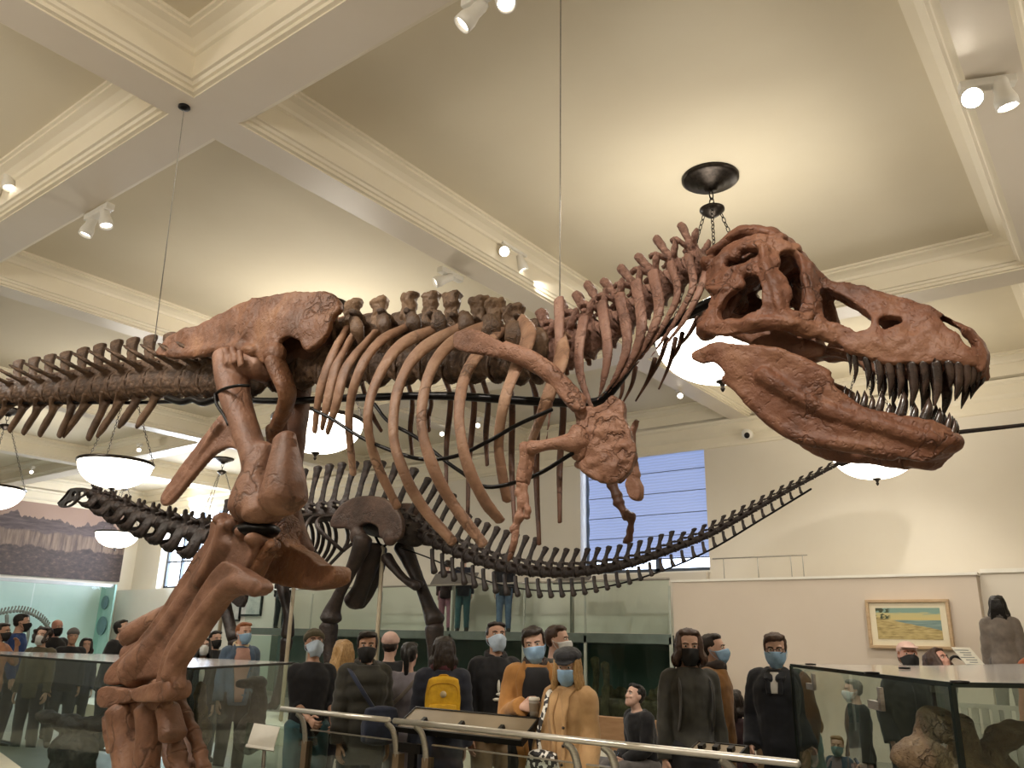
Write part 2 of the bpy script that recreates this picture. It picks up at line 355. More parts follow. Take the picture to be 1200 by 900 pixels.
for k, (a, b) in enumerate(wins):
    w = empty('window_%d' % (k+1), (0, 0, 0)); w['kind'] = 'structure'
    q = MB()
    ncol = 2 if k == 0 else 4
    q.box((a, YB+.26, WZ0), (b, YB+.36, WZ0+.09)).box((a, YB+.26, WZ1-.09), (b, YB+.36, WZ1))
    for t in range(ncol+1):
        x = a+(b-a)*(.58 if (k == 0 and t == 1) else t/ncol); x = min(max(x, a+.05), b-.05); q.box((x-.05, YB+.26, WZ0), (x+.05, YB+.36, WZ1))
    for z in ((3.9, 4.8) if k == 0 else (3.9,)): q.box((a, YB+.28, z-.03), (b, YB+.34, z+.03))
    put('window_frame', q, mat('window_frame_paint', '55606c', '47505a', rough=.5), w)
    put('pane', MB().box((a, YB+.37, WZ0), (b, YB+.39, WZ1)), m_day2 if k == 0 else m_day, w)
    put('window_sill', MB().box((a-.02, YB-.02, WZ0-.04), (b+.02, YB+.3, WZ0)), m_white, w)
    if k == 0:
        put('window_head', MB().box((a, YB+.1, WZ1-.16), (b, YB+.24, WZ1+.01)), m_coff, w)
        bl = MB()
        # roman blind: shallow folds every 45 cm
        zz = [WZ1-.16]; 
        nst = 5; z0b = WZ0+.30; segs = np.linspace(WZ1-.16, z0b, nst*4+1); vs = []; fs = []
        for i, z in enumerate(segs):
            yb = YB+.2-(.03 if i % 4 == 0 else .0)+(.012 if i % 4 == 2 else 0)
            vs += [(a+.12, yb, z), (b-.03, yb, z)]
            if i: fs.append((2*i-2, 2*i-1, 2*i+1, 2*i))
        bo = put('blind', MB().add(vs, fs), m_blind, w); sm = bo.modifiers.new('s', 'SOLIDIFY'); sm.thickness = .01
        st = MB()
        for i in range(1, nst): z = segs[i*4]; st.box((a+.12, YB+.155, z-.008), (b-.03, YB+.168, z+.008))
        st.box((a+.12, YB+.18, z0b-.03), (b-.03, YB+.2, z0b))
        put('blind_batten', st, mat('batten', '5d6474', '525866'), w)
# lower display walls in front of the window wall
YD = 13.8
pl = atY(790, 742, YD)[0]; pr = atY(1146, 690, YD)[0]
struct('wall_display', MB().box((pl, YD, 0), (pr, YB-.02, 2.68)), m_wall2)
struct('wall_display_end', MB().box((pr+.002, YD+.25, 0), (X1-.01, YB-.02, 2.74)), m_wall)
struct('trim_3', MB().box((pl-.02, YD-.03, 2.66), (pr+.02, YB-.03, 2.70)), m_white)
struct('trim_4', MB().box((pr+.03, YD+.22, 2.70), (X1-.02, YB-.03, 2.76)), m_white)
# walkway: solid base, deck, glass front in two storeys
WX0, WX1 = -19.4, pl-.03; DK = 1.74
struct('wall_walkway_back', MB().box((WX0, YB-.14, 0), (WX1, YB-.02, 2.96)), m_wall)
struct('floor_walkway', MB().box((WX0, YD-.02, DK-.12), (WX1, YB-.15, DK)), mat('deck', '8b9190', '747a79', rough=.5))
struct('wall_lower_left', MB().box((X0+.05, YB-.5, 0), (WX0-.3, YB-.02, 2.94)), mat('pale_wall', 'dcdad2', 'd4d2c9', rough=.6, scale=.5))
m_glass = glass_mat('clear_glass', (.90, .955, .935), .4)
m_glassd = glass_mat('green_glass', (.78, .88, .84), .45)
m_gedge = mat('glass_edge', '14211d', '0b1311', rough=.25)
m_frost = mat('pale_screen', 'b9c4bc', 'aab6ae', rough=.35, scale=1.2)
m_dkpanel = mat('dark_green_panel', '5a655f', '4d5852', rough=.3, scale=1.0)
gx = [-19.3, -16.6, -14.15, -12.0, -10.05, -8.6, -6.82]
put_w = empty('walkway_balustrade', (-11.6, YD, 0)); tag(put_w, 'long glass fronted walkway with a lower glass storey below the dark long-tailed skeleton', 'balustrade')
for i in range(len(gx)-1):
    a, b = gx[i]+.012, gx[i+1]-.012
    put('glass_pane', MB().box((a, YD-.03, DK+.03), (b, YD-.015, 2.70)), m_glass, put_w)
    put('glass_pane', MB().box((a, YD-.03, .25), (b, YD-.015, DK-.17)), m_glassd, put_w)
    put('post', MB().box((gx[i+1]-.03, YD-.06, 0), (gx[i+1]+.03, YD-.031, DK-.03)).box((gx[i+1]-.02, YD-.05, DK-.03), (gx[i+1]+.02, YD-.031, 2.6)), mat('pale_post', 'b8c0b4', 'a8b0a4', rough=.3), put_w)
put('handrail', MB().loft([(WX0, YD-.02, 2.72), (WX1-.02, YD-.02, 2.72)], .022, n=10), m_steel, put_w, True)
put('deck_edge', MB().box((WX0, YD-.06, DK-.15), (WX1, YD-.025, DK+.02)), mat('deck_edge_green', '6f7d76', '64716a', rough=.35), put_w)
keep_world(put_w)
struct('wall_case_back', MB().box((WX0, YB-.5, 0), (WX1, YB-.16, DK-.14)), mat('case_back', '5d6a62', '4f5b54', rough=.5, scale=1))
# glass rail above the painting wall
rl = empty('ledge_rail', (-5.5, 14.3, 2.7)); tag(rl, 'thin steel rail on top of the painting wall', 'rail')
a, b = atY(835, 655, 14.3), atY(946, 651, 14.3)
put('handrail', MB().loft([(a[0], 14.3, a[2]), (b[0], 14.3, a[2])], .012, n=8), m_steel, rl, True)
for px in (848, 888, 927, 941):
    x = atY(px, 660, 14.3)[0]; put('post', MB().loft([(x, 14.3, 2.70), (x, 14.3, a[2])], .008, n=6), m_steel, rl, True)
keep_world(rl)
# landscape mural on the end wall
def mural_mat():
    m = bpy.data.materials.new('mural_print'); m.use_nodes = True; nt = m.node_tree; N = nt.nodes; L = nt.links; b = N['Principled BSDF']; b.inputs['Roughness'].default_value = .6
    tc = N.new('ShaderNodeTexCoord'); sp = N.new('ShaderNodeSeparateXYZ'); L.new(tc.outputs['Object'], sp.inputs[0])
    def noise_(sc, st=(1, 1, 1), det=6, rough=.6):
        mp = N.new('ShaderNodeMapping'); mp.inputs['Scale'].default_value = st; L.new(tc.outputs['Object'], mp.inputs[0])
        n = N.new('ShaderNodeTexNoise'); n.inputs['Scale'].default_value = sc; n.inputs['Detail'].default_value = det; n.inputs['Roughness'].default_value = rough; L.new(mp.outputs[0], n.inputs['Vector']); return n.outputs['Fac']
    def mth(op, a, b_): 
        n = N.new('ShaderNodeMath'); n.operation = op
        for i, q in enumerate((a, b_)):
            if isinstance(q, (int, float)): n.inputs[i].default_value = q
            else: L.new(q, n.inputs[i])
        return n.outputs[0]
    def mixc(f, a, b_):
        n = N.new('ShaderNodeMix'); n.data_type = 'RGBA'; L.new(f, n.inputs['Factor'])
        for k, q in (('A', a), ('B', b_)):
            if isinstance(q, str): n.inputs[k].default_value = lin(q)
            else: L.new(q, n.inputs[k])
        return n.outputs['Result']
    def ramp(f, *cs):
        r = N.new('ShaderNodeValToRGB'); e = r.color_ramp.elements
        e[0].position, e[0].color = cs[0][0], lin(cs[0][1]); e[1].position, e[1].color = cs[-1][0], lin(cs[-1][1])
        for p, c in cs[1:-1]: x = e.new(p); x.color = lin(c)
        L.new(f, r.inputs[0]); return r.outputs['Color']
    def below(line, w=.03):
        d = mth('SUBTRACT', line, sp.outputs['Z']); n = N.new('ShaderNodeMapRange'); n.inputs['From Min'].default_value = 0; n.inputs['From Max'].default_value = w; L.new(d, n.inputs[0]); return n.outputs[0]
    flat = (0, 1, 0)
    sky = ramp(noise_(.6), (.3, '957b6d'), (.7, 'a2887a'))
    ridge = mth('ADD', mth('MULTIPLY', noise_(1.1, flat, 4), 1.5), 4.33)
    mesa = ramp(noise_(2.2, (1, 1, 6), 8), (.35, '44383a'), (.65, '655755'))
    c = mixc(below(ridge), sky, mesa)
    cliff = mth('ADD', mth('MULTIPLY', noise_(1.6, flat, 5), .5), 4.42)
    streak = ramp(noise_(9, (1, 1, .12), 8), (.35, '574741'), (.62, '8d7868'))
    c = mixc(below(cliff, .08), c, streak)
    fore = mth('ADD', mth('MULTIPLY', noise_(.9, flat, 5), .9), 3.72)
    scrub = ramp(noise_(5, (1, 1, 2), 9, .7), (.35, '372d2e'), (.55, '50423e'), (.72, '786659'))
    c = mixc(below(fore, .05), c, scrub)
    L.new(c, b.inputs['Base Color']); return m
put_m = put('wall_mural', MB().box((X0+.01, 2.0, 3.22), (X0+.07, 15.0, 5.55)), mural_mat()); tag(put_m, 'wide brown badlands landscape mural high on the far end wall', 'mural')
# end-wall vitrine of pale panels
vt = empty('end_wall_vitrine', (X0+.8, 10, 0)); tag(vt, 'pale lit glass vitrine under the landscape mural', 'display case')
put('back_panel', MB().box((X0+.02, 5, .0), (X0+.1, 14.4, 3.1)), mat('vitrine_panel', 'd3dfde', 'c8d8d6', rough=.35, scale=.7), vt)
put('top_rail', MB().box((X0+.8, 5, 2.98), (X0+.9, 14.4, 3.08)), mat('pale_steel', 'b9bfc0', 'adb3b5', rough=.4, metal=.3), vt)
for y in (5.0, 7.3, 9.6, 11.9): put('glass_pane', MB().box((X0+.84, y+.02, .6), (X0+.86, y+2.28, 2.98)), m_glass, vt)
put('plinth', MB().box((X0+.1, 5, 0), (X0+.95, 14.4, .6)), m_white, vt)
put('side_panel', MB().box((X0+.1, 14.4, 0), (X0+1.0, 14.46, 3.08)), mat('teal_panel', '9dc8bf', '8fbdb4', rough=.3), vt)
put('roundel', MB().lathe([(.0, 0), (.22, 0), (.22, .03), (.0, .03)], (X0+.55, 14.38, 2.5), 28, (0, -1, 0)), mat('roundel_grey', '5b7f86', '52757c', rough=.4), vt)
put('roundel', MB().lathe([(.0, 0), (.3, 0), (.3, .03), (.0, .03)], (X0+.6, 14.37, 1.75), 28, (0, -1, 0)), _mats['roundel_grey'], vt)
keep_world(vt)
# ------------------------------------------------------------------ chandeliers
m_bowl = emit_mat('alabaster_lit', 'fff6e6', 5.0)
def link_chain(mb, a, b, r=.018, t=.005, k=None):
    a = np.array(a, float); b = np.array(b, float); L_ = np.linalg.norm(b-a); k = k or max(3, int(L_/.055)); d = unit(b-a)
    s1 = unit(np.cross(d, (0.3, 1, .1))); s2 = np.cross(d, s1)
    for i in range(k):
        c = a+d*(L_*(i+.5)/k); s = s1 if i % 2 else s2; h = L_/k*.62
        ring = [c+d*(h*math.cos(q))+s*(r*math.sin(q)) for q in np.linspace(0, 2*pi, 9)]
        mb.loft(ring, t, n=5, rnd=False)
R_B = .64; ZR = 4.58
def make_chandelier():
    r = empty('chandelier', (0, 0, 0)); 
    put('ceiling_rose', MB().lathe([(0, HP), (.30, HP), (.30, HP-.03), (.27, HP-.05), (.22, HP-.055), (.2, HP-.08), (.15, HP-.085), (.13, HP-.115), (.08, HP-.12), (.06, HP-.16), (0, HP-.17)], n=48), m_bronze, r, True)
    q = MB(); link_chain(q, (0, 0, HP-.16), (0, 0, 6.04), .03, .007, 2); put('hanging_ring', q, m_bronze, r, True)
    put('hub', MB().lathe([(0, 6.05), (.09, 6.045), (.13, 6.02), (.13, 6.0), (.1, 5.97), (.05, 5.93), (0, 5.91)], n=32), m_bronze, r, True)
    for k in range(3):
        a = 2*pi*k/3+.9; q = MB(); link_chain(q, (.1*math.cos(a), .1*math.sin(a), 5.99), (R_B*math.cos(a), R_B*math.sin(a), ZR+.03)); put('chain', q, m_bronze, r, True)
    prof = [(R_B*math.cos(t)**.9, ZR-.47*math.sin(t)) for t in np.linspace(0, pi/2-.03, 14)]
    put('glass_bowl', MB().lathe(prof+[(0.001, ZR-.47)], n=48), m_bowl, r, True)
    put('rim', MB().lathe([(R_B-.01, ZR-.025), (R_B+.025, ZR-.025), (R_B+.03, ZR+.01), (R_B+.015, ZR+.03), (R_B-.01, ZR+.03), (R_B-.01, ZR-.025)], n=48), m_bronze, r, True)
    put('finial', MB().lathe([(0, ZR-.46), (.06, ZR-.465), (.065, ZR-.48), (.03, ZR-.50), (.015, ZR-.53), (.025, ZR-.55), (.012, ZR-.575), (0, ZR-.585)], n=20), m_bronze, r, True)
    return r
def copy_tree(o, parent=None):
    c = o.copy(); COL.objects.link(c)
    if parent is not None: c.parent = parent
    for ch in list(o.children): copy_tree(ch, c)
    return c
def point(name, loc, e, col, r=.2):
    l = bpy.data.lights.new(name, 'POINT'); l.energy = e; l.color = col; l.shadow_soft_size = r
    o = bpy.data.objects.new(name, l); COL.objects.link(o); o.location = loc; return o
WARM = (1, .93, .84)
ch0 = make_chandelier(); lam = []
CH = [((-2.98, 7.34), 'lit bowl chandelier directly behind the big skull, under the dark ceiling rose'), ((-9.1, 7.36), 'lit bowl chandelier seen through the rear ribs of the big skeleton'),
      ((-14.75, 7.36), 'lit bowl chandelier hanging over the small head of the dark skeleton, below the tail'), ((-20.05, 7.36), 'half-seen bowl chandelier at the left edge of the picture'),
      ((-3.0, 13.3), 'lit bowl chandelier partly hidden under the big lower jaw'), ((-20.5, 13.3), 'distant bowl chandelier mostly hidden behind the knee of the big skeleton'),
      ((-25.8, 13.3), 'small distant bowl chandelier in front of the landscape mural'), ((-2.98, -.5), None), ((-8.8, -.5), None), ((2.7, -.5), None), ((2.7, 7.36), None)]
for i, ((x, y), lb) in enumerate(CH):
    o = ch0 if i == 0 else copy_tree(ch0); o.location = (x, y, 0)
    tag(o, lb or 'lit bowl chandelier outside the picture', 'chandelier', 'bowl chandeliers')
    point('chandelier_lamp', (x, y, ZR+.08), 34 if x > -4 and lb else 12 if y > 9 else 24 if x < -12 else 72 if lb else 110, WARM, .35)
# ------------------------------------------------------------------ track spotlights
m_spotw = mat('white_enamel', 'e4e0d6', 'd9d5ca', rough=.35)
m_lens = emit_mat('lamp_lens', 'fff4e4', 6.0); m_lensd = emit_mat('lamp_lens_dim', 'fff0d8', 3.0)
def spotlight(loc, along, heads, label, size=.07, lens=None):
    """box on the beam with lamp heads; heads = [(offset along, direction)]"""
    r = empty('ceiling_spotlight', loc); tag(r, label, 'spotlight', 'ceiling spotlights')
    L = np.array(loc, float); al = unit(along)
    w = max(abs(h[0]) for h in heads)
    put('mounting_box', MB().obox(L, w*2+.16, .09, .07, al, np.cross((0, 0, 1), al)), m_spotw, r, bevel=.008)
    for off, d in heads:
        p = L+al*off; d = unit(d); q = p+np.array([0, 0, -.11]); 
        put('arm', MB().loft([p, p+np.array([0, 0, -.09])], .012, n=8), m_spotw, r, True)
        hd = put('lamp_head', MB().lathe([(0, -.13), (size*.6, -.125), (size*.72, -.09), (size*.72, -.02), (size, .05), (size, .12), (size*.88, .12), (size*.88, .06), (0, .06)], q, 20, d), m_spotw, r, True)
        put('lens', MB().lathe([(0, .085), (size*.86, .085), (size*.86, .09), (0, .09)], q, 20, d), lens or m_lens, hd, True)
    keep_world(r); return r
CAMD = unit(EYE-np.array([-5.7, 7.5, 6.1]))
xr = -5.64
p1 = atX(600, 300, xr+.02)
spotlight((xr+.03, p1[1], p1[2]+.1), (0, 1, 0), [(-.17, (.55, -.7, -.45)), (.17, (.2, .3, -.9))], 'twin white spotlight on the beam above the rib cage, one lamp glaring')
p1 = atX(528, 322, -6.2); spotlight((-6.2, p1[1], p1[2]), (0, 1, 0), [(-.12, (-.5, -.6, -.4))], 'single white spotlight on the far side of the beam above the ribs')
p1 = atY(112, 258, 3.5); spotlight((p1[0], 3.52, p1[2]+.1), (1, 0, 0), [(-.17, (-.1, -.2, -1)), (.17, (.3, .1, -1))], 'twin white spotlight under the cross beam at upper left')
p1 = atY(6, 218, 2.9); spotlight((p1[0], 2.86, p1[2]+.1), (1, 0, 0), [(-.1, (-.1, -.2, -1)), (.2, (.3, .1, -1))], 'white spotlight cut off by the left edge above the tail')
p1 = atY(572, 8, 3.52); spotlight((p1[0], 3.52, p1[2]+.12), (1, 0, 0), [(-.14, (-.5, -.35, -.75)), (.14, (.3, -.2, -.7))], 'white spotlight at the top edge beside the long hanging cable')
p1 = atZ(1142, 116, 5.78); gl = spotlight((p1[0]+.10, p1[1]+.02, 5.89), unit(np.array([.9, .35, 0])), [(-.12, unit(EYE-p1)), (.10, (.1, .2, -1))], 'glaring white spotlight on the right beam, brightest lamp in the ceiling', .085, emit_mat('lamp_lens_glare', 'fff4e0', 40.0))
for (px, py, lb) in ((37, 552, 'small lit spotlight above the landscape mural'), (163, 526, 'small spotlight beside the bowl chandelier over the dark neck'), (113, 562, 'tiny lit spotlight between the two left chandeliers'), (797, 462, 'small spotlight on the ceiling below the neck ribs'), (560, 497, 'tiny lit lamp seen through the middle ribs'), (518, 507, 'tiny lit lamp seen between two rear ribs')):
    p1 = atZ(px, py, HS-.06); p1 = p1 if p1[1] < 15 else atY(px, py, 15.0)
    spotlight(tuple(p1+np.array([0, 0, .1])), (1, 0, 0), [(0, unit(EYE-p1)+np.array([0, 0, -.2]))], lb, .055, m_lens)
# small wall fittings
cm = empty('security_camera', (0, 0, 0)); q = atY(878, 509, YB-.16)
tag(cm, 'white dome security camera with dark lens on the wall right of the window', 'camera')
put('housing', MB().lathe([(0, .16), (.10, .16), (.10, .08), (.085, 0), (0, -.02)], q, 20, (0, -1, -.15)).lathe([(0, 0), (.06, 0), (.06, .16), (0, .16)], q, 16, (0, 1, 0)), m_white, cm, True)
put('lens', MB().ell(q+np.array([.01, -.13, -.05]), .065), m_black, cm, True)
# ------------------------------------------------------------------ the big skeleton
YT = 3.65
def fr(ox, oy, k): return lambda pts: [(ox+k*p[0], oy+k*p[1]) for p in pts]
ZS, ZT, ZP, ZL, ZK, ZC = fr(780, 240, .35556), fr(340, 240, .44444), fr(0, 320, .35563), fr(90, 560, .37775), fr(160, 560, .2), fr(570, 430, .25547)
b_skull = bone_mat('skull_bone', '482b1d', '724a36', '90684f', 2.6, .55, 7)
b_leg = bone_mat('leg_bone', '50382a', '785542', '98735c', 2.2, .35, 5)
b_pelvis = bone_mat('pelvis_bone', '4d311f', '6d4831', '8d6648', 2.4, .6, 7)
b_vert = bone_mat('vertebra_bone', '35261b', '57412f', '7b604a', 3.5, .5, 9)
b_neck = bone_mat('neck_bone', '51372c', '7d5a4b', '9c7a69', 3.5, .5, 9)
b_spine = bone_mat('spine_top_bone', '5a4431', '7b614a', '97795d', 6, .8, 14)
b_rib = bone_mat('rib_bone', '664a39', '8a6851', 'a88870', 3.5, .3, 6)
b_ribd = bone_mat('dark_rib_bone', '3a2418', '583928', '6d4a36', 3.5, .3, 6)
b_girdle = bone_mat('girdle_bone', '60402f', '86604c', '9d7660', 3, .6, 8)
b_tooth = bone_mat('tooth_enamel', '17110f', '33251f', '5a463b', 9, .1, 5, rough=.25, spec=.6)
m_rod = mat('support_rod', '161312', '0e0c0b', rough=.35, metal=.7)
trex = empty('dinosaur_skeleton', (-5.4, 3.6, .5)); tag(trex, 'huge brown meat-eating dinosaur skeleton with open toothy jaws, mounted striding', 'skeleton')
def px3(pts, Y):
    """photo points on the plane y = Y (Y may be one value per point)"""
    Ys = [Y]*len(pts) if np.isscalar(Y) else Y
    return [atY(p[0], p[1], y) for p, y in zip(pts, Ys)]
def bone(name, mb, m, parent=None, vox=.014, sm=4, amp=.004, freq=9): return link(name, mb.solid(name, vox, sm, amp, freq), m, parent or trex)
# ---- skull
def interp(x, xs, ys): return float(np.interp(x, xs, ys))
SHW = lambda u: interp(u, [90, 200, 330, 420, 520, 700, 900, 1000, 1050], [.25, .29, .29, .235, .165, .135, .105, .08, .045])
TOPL = [(120, 250), (150, 225), (190, 160), (240, 122), (300, 100), (350, 112), (400, 132), (440, 168), (480, 208), (530, 252), (600, 272), (660, 280), (720, 302), (800, 322), (870, 345), (930, 378), (1000, 418), (1050, 500)]
def topy(u): return interp(u, [p[0] for p in TOPL], [p[1] for p in TOPL])
def boty(u): return interp(u, [100, 300, 450, 600, 760, 1050], [430, 420, 430, 490, 525, 550])
def sk_map(side):
    def f(u, v):
        t = (v-topy(u))/max(40, boty(u)-topy(u)); t = min(max(t, 0), 1.1)
        lean = interp(u, [150, 400, 520, 900, 1050], [.62, .6, .42, .35, .5]); g = lean+(1-lean)*min(1, (t*1.45))**.8
        Y = YT-SHW(u)*g
        q = atY(780+.35556*u, 240+.35556*v, Y)
        if side > 0: q = np.array([q[0], 2*YT-q[1], q[2]])
        return q
    return f
S_OUT = [(118, 412), (122, 380), (148, 350), (150, 300), (120, 262), (128, 235), (150, 215), (168, 180), (200, 150), (245, 124), (300, 100), (345, 110), (372, 108), (402, 132), (440, 166), (478, 205), (520, 246), (560, 262), (610, 272), (660, 276), (705, 297), (760, 310), (820, 328), (880, 346), (935, 378), (990, 410), (1022, 438), (1046, 470), (1050, 505), (1046, 545), (1030, 556), (1008, 532), (960, 520), (880, 520), (800, 524), (750, 524), (700, 516), (650, 500), (600, 478), (560, 452), (520, 436), (470, 440), (430, 425), (395, 402), (340, 408), (270, 420), (190, 432), (150, 425)]
S_HOLES = [
    [(380, 178), (408, 168), (432, 188), (442, 235), (450, 285), (448, 318), (424, 356), (406, 334), (414, 296), (398, 254), (378, 216)],
    [(190, 350), (212, 312), (258, 268), (250, 250), (292, 246), (308, 290), (306, 338), (262, 362), (210, 370)],
    [(205, 200), (222, 166), (270, 152), (296, 168), (262, 196), (225, 204)],
    [(512, 292), (560, 300), (620, 335), (664, 366), (668, 398), (640, 420), (590, 402), (540, 388), (520, 360)],
    [(702, 384), (738, 374), (778, 386), (752, 408), (716, 416)],
    [(905, 376), (955, 396), (996, 428), (1010, 466), (988, 462), (950, 424), (918, 396)]]
def grow(h, k): c = np.mean(np.array(h, float), 0); return [tuple(c+(np.array(p)-c)*k) for p in h]
sk = MB()
for sd in (-1, 1): sk.plate(S_OUT, sk_map(sd), lambda u, v: .045, [grow(h, [(1.15, 1.2, 1.25, 1.08, 1.06, 1.2), (1.3, 1.3, 1.3, 1.3, 1.1, 1.4)][sd > 0][i]) for i, h in enumerate(S_HOLES)], step=16, smooth=3)
# roof: nasals and brow from back to snout
tp = [(170, 190), (240, 140), (310, 118), (380, 130), (440, 180), (520, 258), (600, 284), (700, 308), (800, 336), (880, 362), (930, 380)]
sk.loft([atY(*ZS([p])[0], YT) for p in tp], [.13, .15, .16, .14, .10, .06, .056, .052, .045, .036, .025], [.04, .05, .055, .05, .035, .03, .03, .03, .028, .025, .02], n=14, ref=(0, 0, 1), m=40)
sk.loft([atY(*ZS([p])[0], YT) for p in [(930, 380), (990, 414), (1030, 456), (1034, 520), (1030, 545)]], [.024, .02, .03, .058, .05], [.02, .018, .022, .032, .03], n=12, m=16)
# braincase, occiput and jaw joint blocks
P_ = lambda u, v, dy=0: atY(*ZS([(u, v)])[0], YT+dy)
sk.ell(P_(250, 215), (.13, .13, .12)).ell(P_(330, 190), (.14, .13, .09)).ell(P_(215, 290), (.06, .2, .09)).ell(P_(185, 235), (.05, .25, .07))
for sd in (-1, 1):
    sk.ell(P_(135, 412, sd*.23), (.055, .07, .05)).ell(P_(330, 385, sd*.25), (.17, .04, .045)).ell(P_(355, 118, sd*.14), (.07, .05, .03)).ell(P_(415, 150, sd*.10), (.05, .04, .03))
    # quadrate flange, pterygoid wings, palate
    sk.loft([P_(140, 400, sd*.2), P_(190, 330, sd*.15), P_(230, 270, sd*.12)], .03, .07, n=8, ref=(1, 0, 0), m=8)
    sk.loft([P_(180, 385, sd*.16), P_(300, 420, sd*.13), P_(430, 470, sd*.11), P_(520, 480, sd*.11)], [.03, .03, .03, .02], [.05, .07, .06, .03], n=8, ref=(0, 0, 1), m=14)
    # lacrimal, jugal swelling and squamosal bosses stand proud of the side plates
    q = sk_map(sd)
    for a, r_ in (((468, 250), .03), ((476, 300), .028), ((350, 200), .05), ((362, 260), .05), ((385, 300), .045), ((180, 200), .035), ((230, 170), .03), ((200, 245), .035), ((250, 225), .032)):
        sk.ell(q(*a), (r_, .032, r_))
    sk.loft([q(470, 205), q(472, 270), q(482, 330), q(470, 385)], [.035, .033, .036, .045], .034, n=8, m=12)
    sk.loft([q(330, 150), q(340, 220), q(365, 285), q(380, 350), q(420, 395)], [.06, .055, .05, .05, .05], .032, n=8, m=14)
    sk.loft([q(160, 210), q(205, 172), q(260, 142), q(320, 140)], .035, .03, n=8, m=12).loft([q(165, 255), q(220, 222), q(285, 212)], .03, .03, n=8, m=8)
    sk.loft([q(155, 285), q(205, 282), q(258, 262)], [.05, .04, .012], .02, n=8, m=8)
    sk.loft([q(140, 400), q(230, 398), q(330, 385), q(430, 395), q(500, 415), q(570, 440)], [.035, .032, .04, .05, .04, .03], .035, n=8, m=16)
    sk.loft([q(600, 466), q(700, 503), q(800, 510), q(900, 506), q(1000, 516)], .02, .03, n=8, m=16)
    sk.loft([q(520, 258), q(600, 282), q(690, 322), q(730, 340)], [.014, .014, .012, .01], .02, n=6, m=12)
for k in range(34):   # rugose snout
    u = random.uniform(560, 1000); v = random.uniform(topy(u)+30, boty(u)-25)
    if any(abs(u-c[0]) < c[2] and abs(v-c[1]) < c[3] for c in ((590, 350, 110, 60), (740, 392, 60, 32), (960, 420, 70, 60))): continue
    sk.ell(sk_map(-1)(u, v), (random.uniform(.015, .04), .024+.006*random.random(), random.uniform(.01, .025)))
for a in range(9): sk.ell(P_(300+a*26, topy(300+a*26)+10, random.uniform(-.10, .02)), random.uniform(.025, .04))
sk.loft([P_(430, 480), P_(600, 492), P_(760, 500), P_(900, 505), P_(1020, 525)], [.07, .06, .07, .06, .03], .02, n=8, ref=(0, 0, 1), m=14)
skull = bone('skull', sk, b_skull, vox=.0085, sm=1, amp=.011, freq=12)
# ---- lower jaw
JHW = lambda u: interp(u, [90, 250, 450, 650, 850, 960], [.25, .265, .215, .145, .085, .03])
J_OUT = [(92, 505), (104, 482), (140, 466), (185, 452), (235, 458), (300, 466), (370, 474), (425, 492), (470, 520), (515, 552), (552, 578), (548, 592), (580, 622), (620, 656), (690, 684), (760, 700), (820, 708), (875, 718), (920, 738), (955, 768), (938, 795), (900, 822), (868, 844), (840, 850), (790, 842), (720, 824), (650, 806), (560, 800), (495, 792), (435, 776), (405, 742), (345, 708), (290, 668), (245, 615), (215, 575), (190, 540), (160, 520), (122, 524)]
def jw_map(side):
    def f(u, v):
        vv = (v-interp(u, [90, 300, 470, 600, 960], [480, 465, 520, 640, 765]))/120
        q = atY(780+.35556*u, 240+.35556*v, YT-JHW(u)*(1-.10*max(0, vv)))
        if side > 0: q = np.array([q[0], 2*YT-q[1], q[2]])
        return q
    return f
jw = MB()
for sd in (-1, 1):
    jw.plate(J_OUT, jw_map(sd), lambda u, v: .045 if u < 560 else .06, (), step=18, smooth=3); q = jw_map(sd)
    jw.loft([q(320, 560), q(430, 630), q(560, 690), q(700, 730), q(850, 775), q(920, 770)], [.06, .055, .055, .055, .06, .04], .045, n=10, m=20)
    jw.loft([q(110, 500), q(170, 480), q(260, 478), q(350, 492), q(430, 515), q(530, 570)], [.03, .028, .02, .022, .025, .02], .034, n=8, m=18)
    jw.loft([q(560, 628), q(650, 684), q(760, 712), q(870, 730), q(930, 756)], .022, .03, n=8, m=16)
    jw.loft([q(235, 590), q(330, 690), q(440, 765), q(600, 790), q(760, 822)], [.022, .03, .035, .04, .035], .034, n=8, m=20)
    jw.loft([q(330, 640), q(420, 655), q(480, 630), q(515, 600)], [.012, .016, .016, .01], .036, n=6, m=10)
for k in range(5): jw.ell(atY(780+.35556*(200+k*14), 240+.35556*(578+k*12), YT-.24), random.uniform(.018, .028))
jw.ell(atY(*ZS([(900, 790)])[0], YT), (.10, .085, .055)).ell(atY(*ZS([(850, 815)])[0], YT), (.10, .09, .035))
jaw = bone('lower_jaw', jw, b_skull, vox=.009, sm=2, amp=.008, freq=8)
def tooth(mp, root, tip, w, side, parent):
    a = np.array(mp(*root)); a[1] += side*.006; d = np.array(mp(tip[0], tip[1])); b = d.copy(); b[1] = a[1]+side*.012
    r0 = w*.35556*3.3/952/2; md = (a+b)/2+np.array([(-.10)*np.linalg.norm(b-a)*(-1 if tip[0] > root[0] else 1)*0, 0, 0])+np.array([.06*np.linalg.norm(b-a), 0, 0])
    up = unit(b-a); a0 = a-up*.008
    mb = MB().loft([a0, a, md, a+(b-a)*.82+np.array([.02*np.linalg.norm(b-a), 0, 0]), b], [r0*.95, r0, r0*.86, r0*.46, r0*.1], [r0*.8, r0*.85, r0*.7, r0*.36, r0*.08], n=10, m=12)
    return link('tooth', mb.mesh('tooth'), b_tooth, parent)
